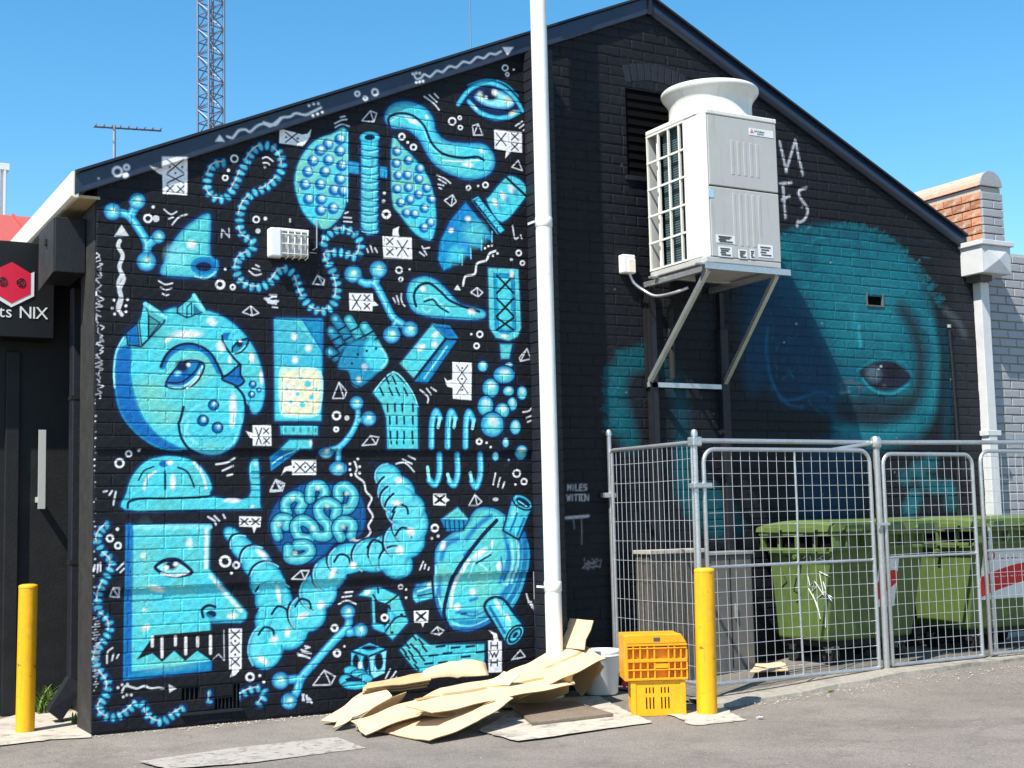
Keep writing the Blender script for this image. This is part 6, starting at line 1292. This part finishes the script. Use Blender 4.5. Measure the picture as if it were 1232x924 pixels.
card('paper_sack', 'puffy crumpled paper sack on top of the cardboard', [(502,820,.23),(588,813,.25),(584,798,.30),(510,808,.28)], seed=7, bow=.01, puff=.075, n=(16, 9), cat='paper sack')
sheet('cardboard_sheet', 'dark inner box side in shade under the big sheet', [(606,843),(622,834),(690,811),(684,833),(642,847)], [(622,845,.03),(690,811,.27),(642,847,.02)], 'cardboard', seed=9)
sheet('cardboard_sheet', 'large box sheet rising beside the white pipe', [(588,834),(600,812),(645,791),(690,771),(729,791),(690,813),(625,839)], [(600,836,.14),(690,771,.40),(725,792,.33)], seed=8, tape=((615,822),(708,781)), wob=.012)
sheet('cardboard_flap', 'upright pale flap standing highest against the white pipe', [(666,779),(686,744),(713,746),(702,781)], [(668,777,.375),(703,780,.385),(700,745,.58)], seed=10)
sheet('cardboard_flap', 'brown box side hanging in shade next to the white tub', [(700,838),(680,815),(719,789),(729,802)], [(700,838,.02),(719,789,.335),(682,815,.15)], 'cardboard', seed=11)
sheet('cardboard_scrap', 'torn scrap caught between the sack and the rising sheet', [(586,822),(606,808),(626,811),(612,824)], [(586,822,.23),(606,808,.30),(612,824,.22)], seed=12)
sheet('cardboard_sheet', 'torn box end folded over at the middle of the pile', [(562,836),(604,844),(616,831),(590,825)], [(562,836,.18),(604,844,.14),(590,825,.23)], seed=13)
sheet('cardboard_sheet', 'thin sheet on the ground beside the rusty lid', [(592,853),(640,850),(664,838),(612,842)], [(592,853,.02),(640,850,.02),(612,842,.025)], 'cardboard', seed=14)
sheet('cardboard_sheet', 'flat cardboard scrap lying behind the wide gate', [(902,807),(948,807),(940,795),(910,797)], [(902,807,.12),(948,807,.125),(940,795,.12)], seed=15)
b = MB(); P4 = [onZ(x, y, .03) for x, y in ((612,846),(640,869),(738,858),(690,843))]; cc = np.mean(P4, 0); cc[2] = 0
single('manhole_cover', MB().prism([tuple(p-cc) for p in P4], (0, 0, -.022)), 'lid_steel', 'rusty brown steel lid set in the pale concrete collar', 'lid', tuple(cc), bevel=.004)
def tub():
    c = onZ(738, 838, 0); t = Thing('plastic_tub', 'white plastic tub behind the cardboard by the yellow crates', 'tub', (c[0], c[1]+.16, 0))
    o = (c[0], c[1]+.16, .006)
    t.part('body', MB().lathe([(.0, 0), (.118, 0), (.125, .01), (.145, .30), (.15, .305), (.15, .335), (.142, .335), (.136, .30), (.115, .02), (0, .02)], o, 28), 'bucket_white'); t.part('rim', MB().lathe([(.148, .285), (.158, .287), (.158, .30), (.148, .302)], o, 28), 'bucket_white')
    c = onZ(753, 832, .0); V = []; r = random.Random(1)
    for i in range(6):
        for j in range(6): V.append(((i-2.5)*.016+r.uniform(-.006, .006), (j-2.5)*.012, .02+.07*math.exp(-((i-2.5)**2+(j-2.5)**2)/5)+r.uniform(0, .03)))
    single('red_rag', MB().add(V, [(j*6+i, j*6+i+1, j*6+i+7, j*6+i+6) for j in range(5) for i in range(5)]), 'red_rag', 'crumpled red rag between white tub and crates', 'rag', (c[0], c[1], 0))
tub()

# ------------------------------------------------------------------ side lane on the left
def left_side():
    xw = onY(66, 290, .33)[0]; ye = onX(48, 300, xw)[1]; bx = MB().box((xw, .33, 3.13), (-.003, ye, 3.52)); t = Thing('awning_box', 'black box casing fixed under the cream eave', 'box casing', (0, .33, 3.13)); t.part('casing', bx, 'black_paint', bevel=.006)
    t.part('bracket', MB().box((xw-.025, .55, 3.36), (xw, .60, 3.40)), 'rubber'); t.part('end_plate', MB().prism([(xw-.008, .34, 3.13), (xw-.008, ye, 3.08), (xw-.008, ye, 3.51), (xw-.008, .34, 3.51)], (.007, 0, 0)), 'corner_render')
    bw = Thing('rear_wall', 'dark charcoal rear wall closing the side lane behind the bollard', 'wall', (-1.5, 1.45, 0))
    bw.part('wall', MB().box((-3.4, 1.45, -.05), (.155, 1.7, 3.45)), 'charcoal_wall')
    for x in (-.30, -.62, -.95, -1.6): bw.part('batten', MB().box((x-.05, 1.405, 0), (x+.05, 1.449, 2.7)), 'charcoal_wall', bevel=.006)
    s = Thing('shop_sign', 'black sign board with red hexagon face and white lettering', 'sign', (-.7, 1.2, 2.79))
    xr = -.047; s.part('board', MB().box((-1.7, 1.2, 2.78), (xr, 1.448, 3.5)), 'sign_black', bevel=.006)
    c = onY(14, 340, 1.195); R_ = .155
    hx = [(c[0]+R_*math.sin(a), c[2]+R_*math.cos(a)) for a in np.arange(6)*math.pi/3]
    s.part('hexagon', MB().prism([(x, 1.199, z) for x, z in hx], (0, -.008, 0)), 'red_sign')
    k = [(c[0]+(R_+.03)*math.sin(a), c[2]+(R_+.03)*math.cos(a)) for a in np.arange(6)*math.pi/3]
    bd = MB()
    for i in (1, 2, 3): bd.prism([(hx[i][0], 1.1992, hx[i][1]), (k[i][0], 1.1992, k[i][1]), (k[(i+1) % 6][0], 1.1992, k[(i+1) % 6][1]), (hx[(i+1) % 6][0], 1.1992, hx[(i+1) % 6][1])], (0, -.006, 0))
    s.part('border', bd, 'sticker_white')
    for sx in (-1, 1):
        e = MB()
        for q in (.03, .015): e.tube([(c[0]+sx*.065+q*math.cos(a), 1.189, c[2]+.005+q*math.sin(a)) for a in np.linspace(0, 2*math.pi, 14, endpoint=False)], .0035, 6, closed=True)
        s.part('eye', e, 'sign_black')
    o = onY(58, 384, 1.19); xe = o[0]
    for ch in ('X', 'I', 'N', ' ', 's', 't', 'r', 'A'):
        if ch == ' ': xe -= .045; continue
        V, F = text_mesh(ch, .128); wd = max(v[0] for v in V); xe -= wd
        s.part('letter', MB().add([(xe+v[0], 1.197-v[2], o[2]+v[1]) for v in V], F), 'sticker_white'); xe -= .004
    a = onY(47, 517, 1.3); b = onY(60, 612, 1.3); single('notice_strip', MB().box((0, 0, 0), ((b[0]-a[0])*.6, .02, a[2]-b[2])).box((.004, .02, .05), ((b[0]-a[0])*.5, .16, .09)), 'ac_panel', 'narrow white notice strip on the charcoal wall', 'notice', (a[0], 1.3, b[2]))
    d = Thing('downpipe', 'black square downpipe ending in a kicked-out shoe', 'downpipe', (.06, .95, 0))
    d.part('pipe', MB().box((.03, .90, .27), (.14, 1.02, 3.13)), 'black_paint', bevel=.01)
    q = np.array([(-.16, .80, .03), (-.05, .80, .0), (.14, 1.02, .27), (.03, 1.02, .31)]); sh = MB().hexa([(-.14, .76, .09), (-.05, .76, .015), (.14, .90, .24), (.03, .90, .30), (-.14, .88, .09), (-.05, .88, .015), (.14, 1.02, .24), (.03, 1.02, .30)]); d.part('shoe', sh, 'black_paint')
    for z in (1.1, 2.3): d.part('strap', MB().box((.026, .896, z), (.158, 1.024, z+.03)), 'charcoal_wall')
    # weeds at the wall foot
    def weed(x, y, n, h, sp, label, seed):
        r = random.Random(seed); b = MB()
        for i in range(n):
            a = r.uniform(0, 6.28); l = h*r.uniform(.5, 1.1); ox, oy = r.uniform(-sp, sp), r.uniform(-sp, sp); w_ = r.uniform(.006, .014); dx, dy = math.cos(a), math.sin(a); V = []
            for k in range(4):
                t = k/3; o = l*.55*t*t; ww = w_*(1-t*.9)*(.6+t); V += [(ox+dx*o-dy*ww, oy+dy*o+dx*ww, l*t*(1-.25*t)), (ox+dx*o+dy*ww, oy+dy*o-dx*ww, l*t*(1-.25*t))]
            b.add(V, [(0, 1, 3, 2), (2, 3, 5, 4), (4, 5, 7, 6)])
        single('weed', b, 'leaf', label, 'weed', (x, y, float(ground_z(x, y))))
    p = onZ(56, 858, 0); weed(p[0], p[1], 60, .27, .07, 'leafy weed growing beside the black downpipe shoe', 1); p = onZ(95, 871, 0); weed(p[0]-.01, p[1], 30, .10, .04, 'small grass tuft at the foot of the corner pier', 2)
left_side()

# ------------------------------------------------------------------ neighbour on the right: white-painted brick with red parapet
def neighbour():
    YF = .03
    t = Thing('white_brick_building', 'white-painted brick building with a red brick parapet end', 'building', (8.9, YF, 0))
    YF = .03; XL = onY(1181, 250, YF)[0]; WS = onY(1174, 420, YF)[0]; ZC = onY(1190, 206, YF)[2]-.155
    wall = t.part('wall', MB().box((WS, YF+.022, -.05), (13, .4, 3.92)), 'mortar'); par = t.part('parapet', MB().box((XL+.012, YF+.012, 3.9), (XL+.29, 5, ZC-.01)), 'mortar')
    def brick_mesh(l, h, d, m):
        e = .006; V = []; F = []
        for y, i in ((0, e), (e, 0), (d, 0)): V += [(i, y, i), (l-i, y, i), (l-i, y, h-i), (i, y, h-i)]
        F = [(0, 1, 2, 3)]+[(a+k, a+4+k, a+4+(k+1) % 4, a+(k+1) % 4) for a in (0, 4) for k in range(4)]
        me = bpy.data.meshes.new('brick'); me.from_pydata(V, [], F); me.materials.append(MATS[m]); me.update(); return me
    cache = {}
    def put(l, h, d, m, loc, rz, parent):
        key = (round(l, 2), h, m)
        if key not in cache: cache[key] = brick_mesh(round(l, 2), h, d, m)
        o = bpy.data.objects.new('brick', cache[key]); COL.objects.link(o); o.parent = parent
        o.location = (loc[0]-t.base[0], loc[1]-t.base[1], loc[2]-t.base[2]); o.rotation_euler = (0, 0, rz)
    r = random.Random(5)
    z = 1.0; row = 0
    while z < 3.87:                                       # front wall, from the gate top to the parapet
        x = WS-(.12 if row % 2 else 0)
        while x < WS+1.1:
            x0 = max(x, WS); l = min(x+.229, WS+1.2)-x0
            if l > .05: put(l, .0755, .024, 'white_brick', (x0, YF+r.uniform(-.002, .002), z), 0, wall)
            x += .24
        z += .0855; row += 1
    z = 3.93; row = 0
    while z < ZC-.08:
        x = XL
        while x < XL+.29:
            l = min(.148 if (row % 2) else .30, XL+.30-x); put(l, .0755, .024, 'white_brick', (x, YF-.012+r.uniform(-.002, .002), z), 0, par); x += l+.01
        y = YF+.012-(.11 if row % 2 else 0)
        while y < 3.2:
            y0 = max(y, YF+.012); l = y+.229-y0
            if l > .05: put(l, .0755, .03, 'red_brick', (XL-.012+r.uniform(-.003, .003), y0+l, z), -math.pi/2, par)
            y += .24
        z += .0855; row += 1
    cap = [(XL+.145-.158*math.cos(a), ZC+.155*math.sin(a)) for a in np.linspace(0, math.pi, 13)]
    t.part('coping', MB().prism([(x, YF+.012, z) for x, z in cap], (0, 4.5, 0)), 'coping_brick'); t.part('coping_end', MB().prism([(x, YF-.012, z) for x, z in cap], (0, .023, 0)), 'white_brick')
    t.part('roof', MB().prism([(XL+.45, 1.2, 4.0), (14, 1.2, 4.0), (14, 4.5, 4.75), (XL+.45, 4.5, 4.75)], (0, .05, .05)), 'green_roof'); t.part('gutter', MB().box((XL+.40, 1.12, 3.98), (14, 1.22, 4.12)), 'seam_dark')
    # rainwater head and downpipe
    best = min(((abs(onX(1153, 310, onY(1182, 310, y)[0])[1]-YF), y) for y in np.arange(-.6, .0, .01))); Yq = best[1]; x0 = onY(1182, 310, Yq)[0]; x1 = onY(1216, 310, Yq)[0]; z1 = onY(1182, 294, Yq)[2]; z0 = onY(1182, 327, Yq)[2]
    h = Thing('rainwater_head', 'white metal rainwater head with pyramid front above a downpipe', 'rainwater head', (x0, YF, z0))
    cx, cz = (x0+x1)/2, (z0+z1)/2; b = MB().box((x0, Yq, z0), (x1, YF+.005, z1)); h.part('box', b, 'gutter_white', bevel=.004)
    h.part('front_pyramid', MB().add([(x0+.01, Yq-.002, z0+.01), (x1-.01, Yq-.002, z0+.01), (x1-.01, Yq-.002, z1-.01), (x0+.01, Yq-.002, z1-.01), (cx, Yq-.035, cz)], [(0, 1, 4), (1, 2, 4), (2, 3, 4), (3, 0, 4)]), 'gutter_white')
    h.part('collar', MB().box((x0-.025, Yq-.03, z1), (x1+.025, YF+.004, z1+.05)), 'gutter_white', bevel=.006); h.part('outlet', MB().box((x0+.06, Yq+.09, z0-.06), (x0+.22, YF+.003, z0-.0005)), 'seam_dark')
    best = min(((abs(onX(1171, 400, onY(1183, 400, y)[0])[1]-YF), y) for y in np.arange(-.4, .0, .005))); Yp = best[1]; xp = onY(1183, 400, Yp)[0]; xe = onY(1193, 400, Yp)[0]
    d = Thing('downpipe', 'white square downpipe below the rainwater head', 'downpipe', (xp, YF, 0)); d.part('pipe', MB().box((xp, Yp, .05), (xe, YF+.004, z0-.06)), 'gutter_white', bevel=.005)
    for z in (2.06, 1.1): d.part('strap', MB().box((xp-.02, Yp-.006, z), (xe+.05, YF+.006, z+.05)), 'gutter_white', bevel=.004)
neighbour()

# ------------------------------------------------------------------ far things above the roofs
def far():
    Y = 30.; a = onY(240, 80, Y); b = onY(267, 80, Y); w_ = (b[0]-a[0]); cx = (a[0]+b[0])/2; t = Thing('lattice_mast', 'steel lattice mast rising behind the gable roof', 'mast', (cx, Y, 0)); top = 24.
    dpt = w_*.9; ang = .35; C4 = []
    for u, v in ((-1, -1), (1, -1), (1, 1), (-1, 1)): C4.append((cx+(u*math.cos(ang)-v*math.sin(ang))*w_*.40, Y+(u*math.sin(ang)+v*math.cos(ang))*w_*.40))
    for c in C4: t.part('leg', MB().tube([(c[0], c[1], 0), (c[0], c[1], top)], .042, 6), 'mast_steel')
    br = MB(); z = 3.; s = .42; k = 0
    while z < top-s:
        for i in range(4):
            p, q = C4[i], C4[(i+1) % 4]
            br.tube([(p[0], p[1], z), (q[0], q[1], z)], .022, 4, False)
            if (k+i) % 2: br.tube([(p[0], p[1], z), (q[0], q[1], z+s)], .024, 4, False)
            else: br.tube([(q[0], q[1], z), (p[0], p[1], z+s)], .024, 4, False)
        z += s; k += 1
    t.part('bracing', br, 'mast_steel', kind='stuff')
    p = onY(566, 30, 60.); single('thin_mast', MB().tube([(0, 0, 0), (0, 0, 60)], [.045, .025], 8), 'mast_steel', 'faint thin mast far behind the roof', 'mast', (p[0], 60., 0))
    # aerial on the roof
    p = onY(137.5, 190, 1.2); q = onY(137.5, 154, 1.2); x = p[0]; t = Thing('tv_aerial', 'thin television aerial on a pole above the left roof edge', 'aerial', (x, 1.2, float(roofz(x))+.02))
    t.part('pole', MB().tube([(x, 1.2, float(roofz(x))+.0), (q[0], 1.2, q[2]+.02)], .012, 8), 'steel_grey'); l = onY(113, 152, 1.2); r_ = onY(194, 157, 1.2)
    t.part('boom', MB().tube([l, r_], .010, 6), 'mast_steel'); e = MB()
    for s in np.linspace(.02, .98, 9): c = l+(r_-l)*s; e.tube([(c[0], c[1]-.05, c[2]+.005), (c[0], c[1]+.05, c[2]+.005)], .005, 5)
    t.part('element', e, 'mast_steel', kind='stuff')
    # red-roofed shed and white ribbed tank house beyond the lane
    Y = 14.; a = onY(-40, 250, Y); b = onY(46, 262, Y); c = onY(22, 295, Y-2.2); zr = b[2]; ze = c[2]; xa = a[0]-4; xe = b[0]+.6
    t = Thing('red_roofed_shed', 'shed with red roof showing beyond the cream eave', 'building', (xa, Y, 0))
    t.part('wall', MB().box((xa+.3, Y-1.9, 0), (xe-.3, Y+2.2, ze-.05)), 'far_white'); t.part('roof', MB().prism([(xa, Y-2.2, ze), (xa, Y, zr), (xa, Y+2.5, ze), (xa, Y+2.5, ze-.08), (xa, Y, zr-.08), (xa, Y-2.2, ze-.08)], (xe-xa, 0, 0)), 'red_roof')
    for s in np.arange(.5, xe-xa, .6): t.part('roof_rib', MB().prism([(xa+s, Y-2.2, ze+.002), (xa+s+.04, Y-2.2, ze+.002), (xa+s+.04, Y, zr+.002), (xa+s, Y, zr+.002)], (0, 0, .035)), 'red_roof')
    Y = 22.; a = onY(-30, 196, Y); b = onY(11, 200, Y); t = Thing('white_ribbed_tower', 'white ribbed metal tower beyond the red roof', 'tower', (b[0]-1, Y, 0)); wd = b[0]-a[0]
    t.part('shaft', MB().box((b[0]-wd, Y, 0), (b[0]-.05, Y+1.2, b[2]-.1)), 'far_white'); t.part('cap', MB().box((b[0]-wd-.05, Y-.05, b[2]-.1), (b[0], Y+1.25, b[2]+.05)), 'far_white')
    for s in np.arange(.02, wd-.05, .12): t.part('rib', MB().box((b[0]-.05-s-.05, Y-.05, .0), (b[0]-.05-s, Y-.001, b[2]-.11)), 'far_white')
far()

# ------------------------------------------------------------------ grit and litter
def grit():
    r = random.Random(12); b = MB()
    def stone(x, y, z, s_):
        q = [np.array(v)*s_*r.uniform(.7, 1.2) for v in ((1, 0, 0), (-1, 0, 0), (0, 1, 0), (0, -1, 0), (0, 0, .8), (0, 0, -.3))]; a = r.uniform(0, 6); c_, s2 = math.cos(a), math.sin(a)
        b.add([(x+v[0]*c_-v[1]*s2, y+v[0]*s2+v[1]*c_, z+v[2]) for v in q], [(0, 2, 4), (2, 1, 4), (1, 3, 4), (3, 0, 4), (2, 0, 5), (1, 2, 5), (3, 1, 5), (0, 3, 5)])
    for i in range(900):
        k = r.random()
        if k < .4: x, y = r.uniform(0, 3.4), -abs(r.gauss(0, .07))-.01
        elif k < .7: x = r.uniform(3.9, 9.4); y = -1.48-abs(r.gauss(0, .09))
        else: x, y = r.uniform(-1, 7), r.uniform(-4.5, -.2)
        stone(x, y, float(ground_z(x, y))+.003, r.uniform(.003, .010) if k < .7 else r.uniform(.002, .006))
    tag(link('grit', b, 'concrete', fixn=False), 'loose grit gathered along the wall foot and kerb', 'grit', kind='stuff')
    for k, (px, py, lab) in enumerate(((1000,838,'small brown leaf litter scrap on the asphalt before the gates'),(915,866,'pale litter scrap on the asphalt right of the bollard'),(1215,795,'dry brown leaf scrap beside the kerb by the last gate'),(350,856,'dry leaf scrap at the foot of the mural wall'))):
        p = onZ(px, py, 0); z = float(ground_z(p[0], p[1])); V = []
        for i in range(5):
            for j in range(3): V.append(((i-2)*.014+r.uniform(-.004, .004), (j-1)*.014*(1-abs(i-2)*.3)+r.uniform(-.003, .003), .006+.010*abs(j-1)+r.uniform(0, .006)))
        single('litter_scrap', MB().add(V, [(i*3+j, i*3+j+3, i*3+j+4, i*3+j+1) for i in range(4) for j in range(2)]), 'leaf_dry' if k != 1 else 'bucket_white', lab, 'litter', (p[0], p[1], z))
grit()
